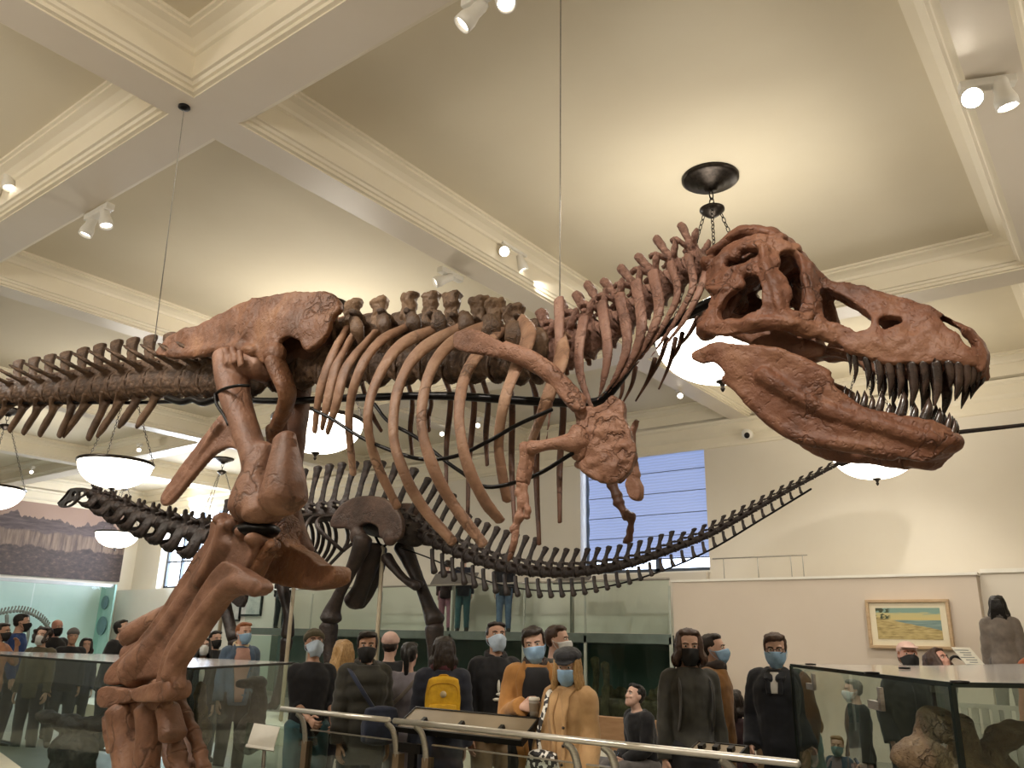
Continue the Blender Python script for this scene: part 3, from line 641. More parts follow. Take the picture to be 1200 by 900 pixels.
UT = [(602, 492, 604, 558, 16), (622, 500, 618, 584, 22), (660, 508, 666, 586, 30), (700, 514, 698, 624, 34), (735, 518, 735, 638, 36), (770, 520, 764, 636, 34), (810, 522, 808, 664, 42), (850, 522, 848, 624, 40), (888, 520, 884, 662, 42), (933, 520, 934, 606, 40), (965, 524, 950, 642, 38), (993, 530, 984, 612, 32), (1016, 540, 1000, 594, 24), (1034, 548, 1020, 580, 16)]
LT = [(588, 630, 586, 606, 12), (604, 642, 600, 618, 14), (628, 662, 626, 622, 22), (650, 674, 650, 622, 28), (675, 682, 676, 638, 24), (700, 690, 707, 624, 32), (733, 700, 733, 664, 26), (772, 706, 780, 622, 40), (815, 712, 818, 668, 30), (850, 720, 866, 646, 40), (893, 732, 900, 680, 30), (925, 748, 932, 696, 24), (945, 762, 948, 714, 20)]
for sd in (-1, 1):
    for t in UT: tooth(sk_map(sd), t[:2], t[2:4], t[4], sd*-1, skull)
    for t in LT: tooth(jw_map(sd), (t[0], t[1]-10), (t[2]+2, t[3]-14), t[4]*1.05, sd*-1, jaw)
# ---- vertebrae: prototypes with the centrum one unit long, x forward, z up
def sp(mb, a, b, ra, rb, **k): return mb.loft([a, b], ra, rb, **k)
def vert_caudal(pw=1.1, sh=1.0, seed=0):
    r = random.Random(seed); m = MB()
    m.loft([(-.5, 0, 0), (-.3, 0, 0), (0, 0, .02), (.3, 0, 0), (.47, 0, 0)], [.62, .54, .46, .54, .62], [.66, .58, .5, .58, .66], n=14, rnd=False, ref=(0, 0, 1))
    m.loft([(-.25, 0, .35), (-.25, 0, .8)], [.28, .2], [.22, .2], n=8, ref=(1, 0, 0)).loft([(.15, 0, .35), (.0, 0, .8)], .22, .25, n=8, ref=(1, 0, 0))
    lean = -.35
    m.loft([(-.1, 0, .7), (-.2, 0, .95), (-.2+lean*.3, 0, .95+.5*sh), (-.2+lean*.5, 0, .95+.85*sh)], [.16, .12, .14, .18], [.34, .24, .27, .36], n=10, ref=(1, 0, 0), m=9, sq=.7)
    for s in (-1, 1):
        m.loft([(-.05, s*.3, .45), (-.15, s*.7, .55), (-.5, s*(.55+pw*.55), .75), (-.95, s*(.6+pw*.8), 1.0)], [.24, .24, .26, .12], [.13, .09, .08, .05], n=8, ref=(0, 0, 1), m=9)
        m.loft([(.2, s*.18, .6), (.7, s*.22, .75)], [.1, .06], n=6).loft([(-.35, s*.15, .8), (-.75, s*.13, .85)], [.1, .06], n=6)
    return m
def vert_dorsal(seed=0, sh=1.):
    m = MB()
    m.loft([(-.5, 0, 0), (-.3, 0, 0), (0, 0, .03), (.3, 0, 0), (.47, 0, 0)], [.66, .52, .42, .52, .66], [.75, .6, .48, .6, .75], n=14, rnd=False, ref=(0, 0, 1))
    m.loft([(0, 0, .5), (0, 0, 1.05)], [.36, .3], [.36, .34], n=10, ref=(1, 0, 0))
    m.loft([(-.08, 0, .9), (-.12, 0, 1.3), (-.12, 0, 1.5)], [.13, .12, .11], [.36, .36, .36], n=10, ref=(1, 0, 0), m=6, sq=.7)
    for s in (-1, 1):
        m.loft([(0, s*.2, .95), (-.05, s*.7, 1.2), (-.1, s*1.15, 1.35)], [.22, .2, .16], [.1, .1, .1], n=8, ref=(0, 0, 1), m=7)
        m.loft([(.0, s*.35, .4), (.0, s*.8, 1.1)], .07, .12, n=6)
        m.loft([(.2, s*.18, .95), (.62, s*.2, 1.02)], [.14, .08], n=6).loft([(-.3, s*.16, 1.05), (-.62, s*.15, 1.05)], [.14, .08], n=6)
    return m
def vert_cervical(sh=1.):
    m = MB()
    m.loft([(-.5, 0, -.06), (-.3, 0, -.03), (0, 0, 0), (.3, 0, .03), (.5, 0, .06)], [.62, .5, .44, .5, .58], [.58, .46, .4, .46, .55], n=14, rnd=False, ref=(0, 0, 1))
    m.loft([(0, 0, .4), (0, 0, .95)], [.42, .36], [.3, .3], n=10, ref=(1, 0, 0))
    m.loft([(-.02, 0, .8), (-.1, 0, 1.2), (-.2, 0, 1.2+.6*sh)], [.16, .15, .3], [.26, .2, .24], n=10, ref=(1, 0, 0), m=7, sq=.75)
    for s in (-1, 1):
        m.loft([(.1, s*.35, .5), (.55, s*.5, .85), (.78, s*.52, 1.05)], [.2, .18, .12], [.12, .13, .1], n=8, m=7)
        m.loft([(-.1, s*.35, .7), (-.45, s*.5, 1.05), (-.78, s*.52, 1.1)], [.2, .2, .12], [.12, .12, .1], n=8, m=7)
        m.loft([(.05, s*.4, .3), (.1, s*.75, -.1), (.05, s*.85, -.35)], [.16, .14, .1], [.08, .1, .08], n=8, m=7)
    return m
PC = [vert_caudal(1.0, 1.0, k).solid('caudal', .055, 2, .035, 4) for k in range(2)]
PD = [vert_dorsal(0).solid('dorsal', .055, 2, .04, 4), vert_dorsal(1, .9).solid('dorsal', .055, 2, .055, 5)]
PN = [vert_cervical().solid('cervical', .05, 2, .04, 4), vert_cervical(1.2).solid('cervical', .05, 2, .05, 5)]
def place(name, me, m, c, t, sx, sy, sz, parent, up=(0, 0, 1)):
    """stand a prototype at c, x axis along t"""
    t = unit(t); u = np.array(up, float); u = unit(u-(u@t)*t); y = np.cross(u, t)
    o = bpy.data.objects.new(name, me); COL.objects.link(o)
    if not me.materials: me.materials.append(m)
    elif me.materials[0] != m:
        o.material_slots[0].link = 'OBJECT'; o.material_slots[0].material = m
    o.parent = parent
    o.matrix_basis = Matrix(((t[0]*sx, y[0]*sy, u[0]*sz, c[0]), (t[1]*sx, y[1]*sy, u[1]*sz, c[1]), (t[2]*sx, y[2]*sy, u[2]*sz, c[2]), (0, 0, 0, 1)))
    return o
# tail
tl = [(-52, 468), (-30, 466), (9, 463), (27, 462), (45, 461), (64, 460), (84, 458), (103, 456), (123, 454), (142, 452), (162, 450), (184, 448), (206, 447), (228, 447), (250, 446), (272, 444)]
ty = [YT-.55+.55*min(1, (p[0]+60)/260)**.9 for p in tl]
tc = px3(tl, ty)
chev_tip = [(-60, 505), (-35, 507), (-12, 500), (11, 505), (27, 508), (46, 510), (69, 512), (74, 510), (103, 515), (114, 512), (139, 501), (160, 501)]
for i in range(len(tl)-1):
    c = (tc[i]+tc[i+1])/2; t = tc[i+1]-tc[i]; L = np.linalg.norm(t); h = .165+.007*min(i, 8)
    place('tail_vertebra', PC[i % 2], b_vert, c, t, L*.96, h*1.05, h*1.12, trex)
    if 1 < i < 12:
        y0 = ty[i]; a = atY(tl[i][0]+5, tl[i][1]+7, y0); tp_ = chev_tip[i] if i < len(chev_tip) else None
        b = atY(tp_[0], tp_[1], y0); md = a+(b-a)*.45+np.array([.02, 0, 0]); fl_ = .045 if i < 9 else .018
        q = MB()
        for s in (-1, 1): q.loft([a+np.array([0, s*.06, 0]), a+(b-a)*.2+np.array([0, s*.03, 0]), md], [.03, .026, .026], .022, n=8, m=8)
        q.loft([a+(b-a)*.2, md, a+(b-a)*.8, b], [.055, .046, .05, fl_*1.15], [.038, .034, .03, .02], n=8, ref=(0, 1, 0), m=12)
        bone('chevron', q, b_vert, vox=.012, sm=2, amp=.003)
# spine support bar, neck rod and sacral blocks
rod = [(-40, 474), (60, 472), (150, 472), (215, 470), (262, 468), (330, 470), (420, 466), (520, 464), (620, 470), (680, 472), (706, 468), (730, 440), (752, 408), (790, 378), (830, 355), (850, 350)]
rY = [YT-.5, YT-.3, YT-.05]+[YT]*(len(rod)-3)
q = MB().loft(px3(rod, rY), [.014, .014, .016, .018, .02]+[.026]*(len(rod)-5), n=10, m=90)
put('support_rod', q, m_rod, trex, True)
q = MB().loft(px3([(196, 466), (212, 471), (226, 468), (238, 472), (254, 467)], YT-.12), .03, n=10, m=24); put('support_clamp', q, m_rod, trex, True)
# dorsal and sacral column
dl = [(272, 440), (300, 436), (330, 432), (360, 430), (385, 430), (414, 428), (446, 426), (478, 425), (507, 425), (532, 425), (560, 426), (586, 427), (610, 427), (634, 426)]
dc = px3(dl, YT)
dtop = {4: (414, 352), 5: (446, 350), 6: (480, 344), 7: (505, 343), 8: (530, 344), 9: (562, 349), 10: (581, 352), 11: (602, 358), 12: (624, 366)}
for i in range(len(dl)-1):
    c = (dc[i]+dc[i+1])/2; t = dc[i+1]-dc[i]; L = np.linalg.norm(t)
    tz = dtop.get(i+1, (0, 352))[1]; zt = atY((dl[i][0]+dl[i+1][0])/2, tz, YT)[2]; sz = (zt-c[2])/2.3
    place('back_vertebra', PD[i % 2], b_vert, c, t, L*.97, .17, sz*1.03, trex)
# rugged light spine tops
for i, (x, y) in enumerate([(388, 362), (414, 353), (446, 351), (480, 345), (505, 344), (530, 345), (562, 350), (581, 353), (602, 360)]):
    a = atY(x, y, YT); q = MB().loft([a-np.array([0, 0, .24]), a-np.array([0, 0, .12]), a-np.array([0, 0, .05]), a-np.array([0, 0, .01])], [.03, .03, .045, .052], [.07, .058, .066, .08], n=10, ref=(1, 0, 0), m=8, sq=.7)
    bone('neural_spine', q, b_spine, vox=.01, sm=1, amp=.016, freq=20)
# neck
nl = [(634, 426), (660, 416), (686, 404), (708, 392), (728, 378), (748, 362), (768, 346), (788, 330), (808, 316), (828, 306)]
nc = px3(nl, YT)
for i in range(len(nl)-1):
    c = (nc[i]+nc[i+1])/2; t = nc[i+1]-nc[i]; L = np.linalg.norm(t); s = .155 if i < 5 else .145
    place('neck_vertebra', PN[i % 2], b_neck, c, t, L*.98, s, s*(1.12 if i < 4 else 1.0), trex, (-.15, 0, 1))
# neck ribs, long and thin, near and far side
nr = [((655, 350), (655, 400), (648, 455), (640, 520)), ((684, 372), (678, 425), (690, 470), (700, 482)), ((705, 355), (712, 410), (706, 450), (700, 470)), ((726, 345), (735, 400), (722, 440), (705, 465)), ((745, 330), (752, 385), (735, 430), (712, 462)), ((765, 318), (772, 365), (752, 410), (726, 448)), ((785, 308), (794, 345), (772, 390), (742, 432)), ((806, 300), (812, 335), (792, 375), (762, 420)), ((828, 318), (818, 345), (800, 378), (775, 410))]
for i, pts in enumerate(nr):
    q = MB().loft(px3(pts, [YT-.17, YT-.24, YT-.22, YT-.18]), [.036 if i < 6 else .026, .032 if i < 6 else .022, .018, .006], [.018, .016, .01, .005], n=8, m=16, ref=(0, 1, 0))
    bone('neck_rib', q, b_neck, vox=.009, sm=2, amp=.003)
for a, b in (((768, 420), (745, 470)), ((782, 396), (757, 452)), ((792, 396), (772, 456)), ((800, 390), (783, 428)), ((818, 372), (790, 412)), ((730, 440), (722, 478)), ((745, 430), (730, 472))):
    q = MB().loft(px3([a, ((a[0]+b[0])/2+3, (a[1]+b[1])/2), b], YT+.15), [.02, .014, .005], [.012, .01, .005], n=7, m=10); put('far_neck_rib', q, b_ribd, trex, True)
# ---- ribs, near side
ribs = [
 (ZT([(150, 325), (112, 395), (78, 495), (64, 600)]), .5), (ZT([(168, 340), (122, 425), (96, 530), (84, 590)]), .55), (ZT([(225, 335), (152, 425), (120, 530), (98, 600)]), .6),
 (ZT([(330, 312), (240, 358), (182, 440), (155, 560), (166, 712)]), .9), (ZT([(405, 318), (290, 372), (226, 470), (205, 570), (228, 680), (284, 800)]), 1.),
 (ZT([(470, 312), (352, 378), (290, 470), (272, 600), (302, 710), (352, 800), (432, 892)]), 1.1), (ZT([(535, 308), (422, 368), (366, 450), (346, 570), (376, 690), (430, 790), (512, 898)]), 1.15),
 (ZT([(560, 330), (495, 395), (456, 470), (446, 570), (466, 680), (512, 780), (556, 836)]), 1.1), (ZT([(610, 300), (628, 350), (592, 440), (565, 520), (550, 640), (572, 782)]), 1.),
 (ZT([(715, 340), (716, 400), (690, 480), (660, 560), (636, 625)]), .8)]
for pts, k in ribs:
    n_ = len(pts); ys = []
    for j in range(n_):
        t = j/(n_-1); ys.append(YT-.14-.42*k*math.sin(min(1, t*1.55)*pi/2)+(.22*k*max(0, t-.6)/.4))
    w = .036*(.7+.3*k)
    q = MB().loft(px3(pts, ys), [w*.85, w*1.65, w*1.3]+[w]*(n_-4)+[w*.9], [.026, .022]+[.02]*(n_-3)+[.016], n=10, ref=(0, 1, 0), m=34)
    h = px3([pts[0]], YT-.14)[0]; q.loft([h, h+np.array([.0, .13, -.02])], [.035, .03], .022, n=8)
    bone('rib', q, b_rib, vox=.0105, sm=2, amp=.003, freq=7)
# broad rib-bearing processes on the near side of the back
for x, y, k in ((418, 384, 1), (450, 380, 1), (484, 378, 1), (514, 378, 1), (546, 380, 1.1), (574, 384, 1.25), (602, 392, 1.3), (630, 400, 1.2)):
    q = MB().loft(px3([(x-6, y-12), (x, y), (x+7, y+24*k)], [YT-.12, YT-.20, YT-.10]), [.03, .062*k, .03], [.02, .03, .02], n=10, m=10, ref=(0, 1, 0)); bone('rib_process', q, b_vert, vox=.011, sm=2, amp=.007, freq=14)
# far side ribs
for x0, y0, x1, y1 in ((430, 470, 447, 505), (483, 470, 483, 535), (505, 470, 503, 505), (528, 468, 523, 570), (556, 470, 548, 604), (572, 470, 571, 545), (600, 470, 603, 614), (629, 474, 632, 638), (660, 478, 656, 612)):
    xm = (x0+x1)/2-2; pts = [(x0-8, 440), (x0, y0), (xm, (y0+y1)/2), (x1, y1)]
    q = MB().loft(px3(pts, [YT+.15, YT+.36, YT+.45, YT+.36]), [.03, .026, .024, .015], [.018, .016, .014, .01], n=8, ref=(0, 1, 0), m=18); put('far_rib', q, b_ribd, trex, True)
# belly cables
for pts in (ZT([(60, 540), (110, 565), (200, 620), (330, 668), (430, 664), (520, 625), (600, 580), (690, 540)]), ZT([(222, 525), (260, 572), (330, 612), (400, 668), (450, 704), (520, 744), (640, 716), (745, 655)])):
    q = MB().loft(px3(pts, [YT-.5 if pts[0][0] < 400 else YT-.42]*len(pts)), .011, n=8, m=50); put('belly_rod', q, m_rod, trex, True)
# ---- shoulder and arms
q = MB(); SC = [(440, 340), (485, 330), (540, 352), (600, 385), (660, 410), (700, 440), (730, 475), (782, 530), (760, 545), (715, 510), (690, 478), (650, 448), (590, 418), (520, 398), (462, 390), (436, 375)]
q.plate(ZT(SC), lambda u, v: atY(u, v, YT-.56+.0012*max(0, u-560)), .045, step=7)
q.loft(px3(ZT([(560, 380), (640, 412), (700, 458), (765, 530)]), [YT-.56, YT-.5, YT-.45, YT-.38]), [.05, .05, .05, .055], .035, n=10, m=14, ref=(0, 1, 0))
bone('shoulder_blade', q, b_girdle, vox=.011, sm=3, amp=.004)
CO = [(408, 205), (440, 196), (470, 184), (505, 190), (540, 172), (572, 140), (604, 148), (638, 168), (636, 230), (664, 290), (672, 340), (690, 375), (684, 440), (660, 488), (612, 528), (560, 540), (515, 530), (470, 500), (440, 480), (428, 452), (452, 440), (460, 410), (444, 372), (440, 320), (418, 270)]
q = MB().plate(ZC(CO), lambda u, v: atY(u, v, YT-.36+.0014*(u-680)), lambda u, v: .07, step=6)
for k in range(16):
    cu, cv = ZC([(random.uniform(460, 630), random.uniform(240, 480))])[0]; q.ell(atY(cu, cv, YT-.36+.0014*(cu-680)), (random.uniform(.05, .10), .044, random.uniform(.02, .05)))
bone('coracoid', q, b_girdle, vox=.0095, sm=1, amp=.01, freq=15)
q = MB().plate(ZC([(680, 460), (700, 520), (716, 560), (705, 612), (665, 605), (642, 540), (660, 500)]), lambda u, v: atY(u, v, YT+.2), .06, step=6)
q.loft(px3(ZC([(690, 500), (668, 400), (670, 300), (690, 245)]), YT+.2), [.04, .04, .03, .012], .02, n=8)
bone('far_coracoid', q, b_girdle, vox=.012, sm=2, amp=.004)
hum = px3(ZC([(438, 320), (395, 345), (330, 350), (260, 362), (205, 372)]), [YT-.38, YT-.42, YT-.46, YT-.5, YT-.52])
q = MB().loft(hum, [.052, .05, .034, .032, .045], [.075, .055, .033, .03, .04], n=12, m=18).ell(hum[0]+np.array([-.02, 0, -.06]), (.05, .035, .06)).ell(hum[4], (.04, .035, .04))
bone('upper_arm', q, b_girdle, vox=.01, sm=2)
f1 = px3(ZC([(180, 360), (172, 430), (160, 525)]), YT-.53); f2 = px3(ZC([(205, 395), (198, 460), (178, 535)]), YT-.50)
q = MB().loft(f1, [.036, .026, .03], n=10, m=10).loft(f2, [.026, .02, .024], n=10, m=10); bone('forearm', q, b_girdle, vox=.008, sm=2)
q = MB()
for ch, r_ in ((((158, 535), (150, 575), (160, 620), (150, 690), (128, 745)), .026), (((175, 545), (180, 600), (192, 660), (185, 690)), .02)):
    P3 = px3(ZC(ch), YT-.53)
    for a, b in zip(P3, P3[1:]): q.loft([a, (a+b)/2, b], [r_, r_*.7, r_], n=9)
q.loft(px3(ZC([(128, 745), (112, 740)]), YT-.53), [.03, .015], n=8)
bone('hand', q, b_girdle, vox=.007, sm=2)
q = MB().loft(px3(ZC([(135, 750), (128, 800), (110, 870), (100, 890)]), YT-.53), [.02, .018, .012, .006], n=8, m=10); bone('finger', q, b_girdle, vox=.007, sm=1)
fa = px3(ZC([(575, 535), (600, 590), (608, 625), (640, 680), (668, 692), (660, 750), (655, 790)]), YT+.22)
q = MB()
for (a, b), r_ in zip(zip(fa, fa[1:]), (.034, .036, .026, .034, .022, .02)): q.loft([a, (a+b)/2, b], [r_, r_*.75, r_], n=9)
q.loft(px3(ZC([(655, 785), (640, 800), (625, 808)]), YT+.22), [.022, .02, .006], n=8).loft(px3(ZC([(655, 745), (658, 780), (664, 800)]), YT+.24), [.018, .018, .01], n=8)
bone('far_arm', q, b_ribd, vox=.008, sm=2)
# ---- pelvis
IL = [(520, 268), (545, 232), (575, 200), (640, 178), (700, 155), (770, 118), (850, 85), (905, 76), (960, 68), (1030, 66), (1085, 68), (1118, 90), (1127, 120), (1098, 150), (1088, 195), (1055, 235), (1012, 258), (992, 225), (950, 212), (918, 232), (900, 262), (905, 300), (870, 300), (845, 272), (790, 262), (745, 255), (705, 268), (640, 282), (575, 280)]
def il_map(side): 
    def f(u, v):
        X_, Z_ = u/.35563, (v-320)/.35563
        bow = .05*math.sin(min(1, max(0, (X_-520)/600))*pi)+.0004*max(0, 170-Z_)*-1
        q = atY(u, v, YT-.26-bow)
        return q if side < 0 else np.array([q[0], 2*YT-q[1], q[2]])
    return f
for sd, nm in ((-1, 'ilium'), (1, 'far_ilium')):
    f = il_map(sd); q = MB().plate(ZP(IL), f, .055, step=8)
    q.loft([f(*p) for p in ZP([(560, 262), (640, 262), (720, 248), (800, 250), (850, 262)])], [.04, .045, .05, .06, .07], .05, n=10, m=16).ell(f(*ZP([(905, 270)])[0]), (.10, .07, .09))
    q.loft([f(*p) for p in ZP([(800, 240), (840, 160), (860, 100)])], [.06, .04, .02], .04, n=8, m=10)
    bone(nm, q, b_pelvis, vox=.014, sm=2, amp=.012, freq=6)
q = MB().loft(px3(ZP([(905, 290), (945, 385), (940, 440), (905, 520), (900, 560)]), [YT-.3, YT-.27, YT-.2, YT-.1, YT-.06]), [.09, .09, .085, .07, .065], [.07, .06, .06, .05, .05], n=12, m=20)
pub = px3([(320, 500), (324, 545), (330, 590), (336, 625), (338, 650)], [YT-.10, YT-.06, YT-.03, YT, YT])
q.loft(pub, [.065, .06, .065, .09, .12], [.05, .05, .05, .06, .07], n=12, m=16)
BO = [(815, 275), (900, 225), (930, 380), (1000, 432), (1050, 462), (1110, 512), (1195, 520), (1212, 560), (1198, 615), (1130, 645), (1050, 656), (960, 650), (870, 628), (770, 604), (716, 570), (745, 500), (815, 430), (845, 360)]
q.plate(ZK(BO), lambda u, v: atY(u, v, YT), .15, step=8)
bone('pubis', q, b_pelvis, vox=.014, sm=4, amp=.006, freq=7)
q = MB().loft(px3([(352, 400), (352, 450), (347, 520), (343, 570), (346, 610), (358, 645)], YT+.10), [.10, .095, .075, .06, .07, .08], [.08, .07, .06, .05, .05, .05], n=12, m=24)
bone('far_pubis', q, b_ribd, vox=.014, sm=3, amp=.006)
IS = [(735, 468), (775, 480), (800, 540), (800, 592), (760, 575), (705, 600), (640, 672), (585, 740), (552, 768), (534, 756), (546, 716), (600, 640), (660, 560), (705, 500)]
q = MB().plate(ZP(IS), lambda u, v: atY(u, v, YT-.06), .05, step=8).loft(px3(ZP([(745, 500), (680, 580), (605, 685), (548, 752)]), YT-.06), [.08, .045, .03, .034], .035, n=10, m=16)
bone('ischium', q, b_leg, vox=.013, sm=3, amp=.005)
q = MB().loft(px3([(262, 400), (290, 395), (330, 398), (360, 400), (385, 402)], YT), [.12, .14, .16, .16, .12], [.16, .2, .22, .22, .18], n=12, m=12)
bone('sacrum', q, b_ribd, vox=.02, sm=3, amp=.012, freq=7)
# ---- near leg
YL = YT-.33
fe = px3([(269, 418), (272, 440), (276, 468), (286, 500), (298, 535), (304, 570), (310, 604)], [YL+.02, YL, YL-.02, YL-.04, YL-.05, YL-.05, YL-.05])
q = MB().loft(fe, [.135, .135, .115, .10, .10, .115, .15], [.10, .11, .105, .10, .10, .11, .11], n=16, m=30)
for u, v, r_ in ((745, 262, .035), (768, 258, .035), (790, 268, .03)): q.loft(px3(ZP([(u, v-10), (u+4, v+40)]), YL-.1), [r_, r_*.6], .03, n=8)
q.loft(px3(ZP([(790, 300), (850, 310), (885, 325)]), [YL, YL+.06, YL+.14]), [.10, .10, .10], .10, n=12)
for (u, v), r_ in (((830, 772), .15), ((932, 742), .15)):
    c_ = atY(*ZP([(u, v)])[0], YL-.06); q.loft([c_+np.array([.02 if u < 900 else -.08, .02, .42]), c_+np.array([0, 0, .12]), c_, c_-np.array([0, 0, .05])], [.06, r_*.86, r_*.95, r_*.8], [.09, .13, .16, .13], n=14, sq=.8, m=14)
bone('thigh_bone', q, b_leg, vox=.014, sm=4, amp=.005, freq=4)
a_, b_ = px3(ZP([(712, 405), (720, 385)]), YL-.05)
ring = px3([(252, 462), (262, 456), (278, 452), (292, 452)], [YL-.10, YL-.14, YL-.14, YL-.09]); q = MB().loft(ring, .012, n=8, m=14).loft(px3([(252, 462), (254, 474), (262, 486), (268, 498)], YL-.12), .012, n=8, m=10)
put('leg_strap', q, m_rod, trex, True)
put('knee_spacer', MB().ell(atY(300, 622, YL-.02), (.19, .14, .06)).ell(atY(290, 618, YL+.04), (.14, .14, .07)), m_rod, trex, True)
# shin: tibia with crest, fibula alongside (outlines from the photo, then rounded)
YS = YL-.02
TB = [(432, 190), (442, 140), (462, 120), (495, 128), (530, 158), (556, 172), (590, 190), (570, 250), (545, 300), (500, 330), (450, 370), (400, 430), (350, 505), (318, 560), (300, 610), (225, 625), (160, 640), (112, 640), (118, 600), (155, 560), (205, 515), (255, 452), (305, 380), (350, 310), (395, 240)]
q = MB().plate(ZL(TB), lambda u, v: atY(u, v, YS), .15, step=7)
q.loft(px3(ZL([(490, 190), (450, 260), (390, 340), (330, 420), (270, 500), (225, 555), (180, 605)]), YS), [.13, .12, .10, .10, .10, .12, .14], [.14, .13, .12, .11, .11, .12, .13], n=16, m=36)
for u, v, r_ in ((455, 130, .05), (490, 148, .05), (525, 170, .05), (555, 192, .05)): q.ell(atY(*ZL([(u, v)])[0], YS-.06), (r_, .09, r_))
q.loft(px3(ZL([(455, 145), (430, 230), (370, 330)]), YS-.1), [.05, .045, .03], .045, n=10, m=12)
bone('shin_bone', q, b_leg, vox=.013, sm=4, amp=.005, freq=5)
FB = [(468, 262), (500, 268), (545, 296), (588, 322), (592, 350), (560, 366), (515, 362), (470, 378), (425, 440), (385, 500), (345, 558), (322, 600), (322, 655), (275, 672), (262, 640), (272, 590), (290, 535), (345, 440), (395, 355), (430, 300)]
q = MB().plate(ZL(FB), lambda u, v: atY(u, v, YS-.10), .10, step=7)
q.loft(px3(ZL([(560, 340), (500, 325), (440, 370), (390, 430), (345, 500), (310, 555), (295, 620)]), YS-.12), [.05, .07, .06, .055, .055, .06, .075], .065, n=12, m=26)
bone('splint_bone', q, b_leg, vox=.012, sm=4, amp=.004)
q = MB().loft(px3(ZL([(535, 310), (570, 265), (605, 215)]), YS+.02), [.10, .07, .05], [.07, .06, .045], n=10, m=10).ell(atY(*ZL([(608, 210)])[0], YS), (.06, .05, .045))
q.ell(atY(*ZL([(540, 150)])[0], YS+.05), (.12, .14, .12))
bone('knee_bone', q, b_pelvis, vox=.013, sm=3, amp=.006)
q = MB().plate(ZL([(104, 660), (125, 645), (170, 650), (208, 656), (206, 690), (160, 702), (118, 712), (100, 700)]), lambda u, v: atY(u, v, YS-.02), .19, step=6)
q.plate(ZL([(206, 655), (260, 636), (316, 628), (322, 668), (300, 690), (240, 694), (208, 690)]), lambda u, v: atY(u, v, YS-.09), .17, step=6)
bone('ankle_bone', q, b_leg, vox=.013, sm=2, amp=.005)
q = MB().loft(px3(ZL([(110, 722), (150, 718), (200, 708)]), YS-.02), .04, .05, n=10).loft(px3(ZL([(215, 700), (250, 698), (285, 704)]), YS-.06), .04, .05, n=10)
bone('ankle_disc', q, b_leg, vox=.011, sm=2, amp=.004)
for pts, w in ((((150, 720), (150, 800), (160, 900), (160, 985)), (.125, .105, .10, .12)), (((228, 716), (225, 800), (215, 900), (212, 985)), (.10, .085, .085, .10)), (((280, 712), (292, 760), (300, 800)), (.075, .08, .09))):
    q = MB().loft(px3(ZL(pts), YS-.03), [x*1.06 for x in w], [x*.85 for x in w], n=14, m=16, sq=.85); bone('foot_bone', q, b_leg, vox=.012, sm=3, amp=.004)
q = MB().loft(px3(ZL([(95, 742), (98, 790), (102, 850)]), YS-.05), [.045, .04, .02], .035, n=10, m=8); bone('claw', q, b_leg, vox=.009, sm=2)
for ch, w in ((((285, 720), (300, 770), (312, 855), (322, 925), (335, 985)), .075), (((312, 672), (335, 735), (362, 790), (382, 850), (395, 905), (412, 985)), .06)):
    P3 = px3(ZL(ch), YS+.04 if w > .07 else YS+.16)
    for a, b in zip(P3, P3[1:]):
        q = MB().loft([a+(b-a)*.06, a+(b-a)*.5, a+(b-a)*.94], [w, w*.72, w*.95], [w*.8, w*.6, w*.8], n=12, m=9); bone('toe_bone', q, b_leg, vox=.011, sm=2, amp=.003)
# ---- far leg
YF = YT+.28
q = MB().loft(px3([(352, 410), (346, 470), (330, 530), (312, 580), (296, 625)], [YT+.2, YF, YF, YF, YF]), [.14, .12, .11, .12, .16], [.11, .10, .10, .1, .12], n=14, m=20).ell(atY(296, 630, YF), (.15, .15, .12))
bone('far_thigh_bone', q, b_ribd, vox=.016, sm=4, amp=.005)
q = MB().loft(px3(ZL([(520, 210), (420, 330), (330, 400), (250, 445), (185, 490)]), YF), [.17, .13, .11, .12, .16], [.12, .1, .09, .1, .12], n=14, m=20).ell(atY(*ZL([(172, 492)])[0], YF), (.12, .11, .10))
bone('far_shin_bone', q, b_leg, vox=.014, sm=4, amp=.004)
q = MB().loft(px3(ZL([(165, 548), (200, 540), (240, 530)]), YF-.02), [.10, .11, .10], .1, n=12); bone('far_ankle_bone', q, b_leg, vox=.014, sm=3, amp=.005)
for dx in (-18, 18, 50):
    q = MB().loft(px3(ZL([(190+dx*.5, 565), (240+dx, 680), (290+dx, 800), (330+dx, 900)]), YF-.06), [.08, .07, .075, .09], .06, n=10, m=14); bone('far_foot_bone', q, b_leg, vox=.014, sm=3, amp=.004)
foot_z = .5
for x, y in ((-5.45, YS-.05), (-5.3, YS-.02), (-5.1, YS+.05)):
    q = MB().loft([(x-.25, y, .66), (x-.0, y-.04, .60), (x+.3, y-.06, .56), (x+.5, y-.06, .53)], [.09, .08, .06, .02], [.09, .07, .05, .02], n=10, m=10); bone('toe', q, b_leg, vox=.014, sm=2)
keep_world(trex)
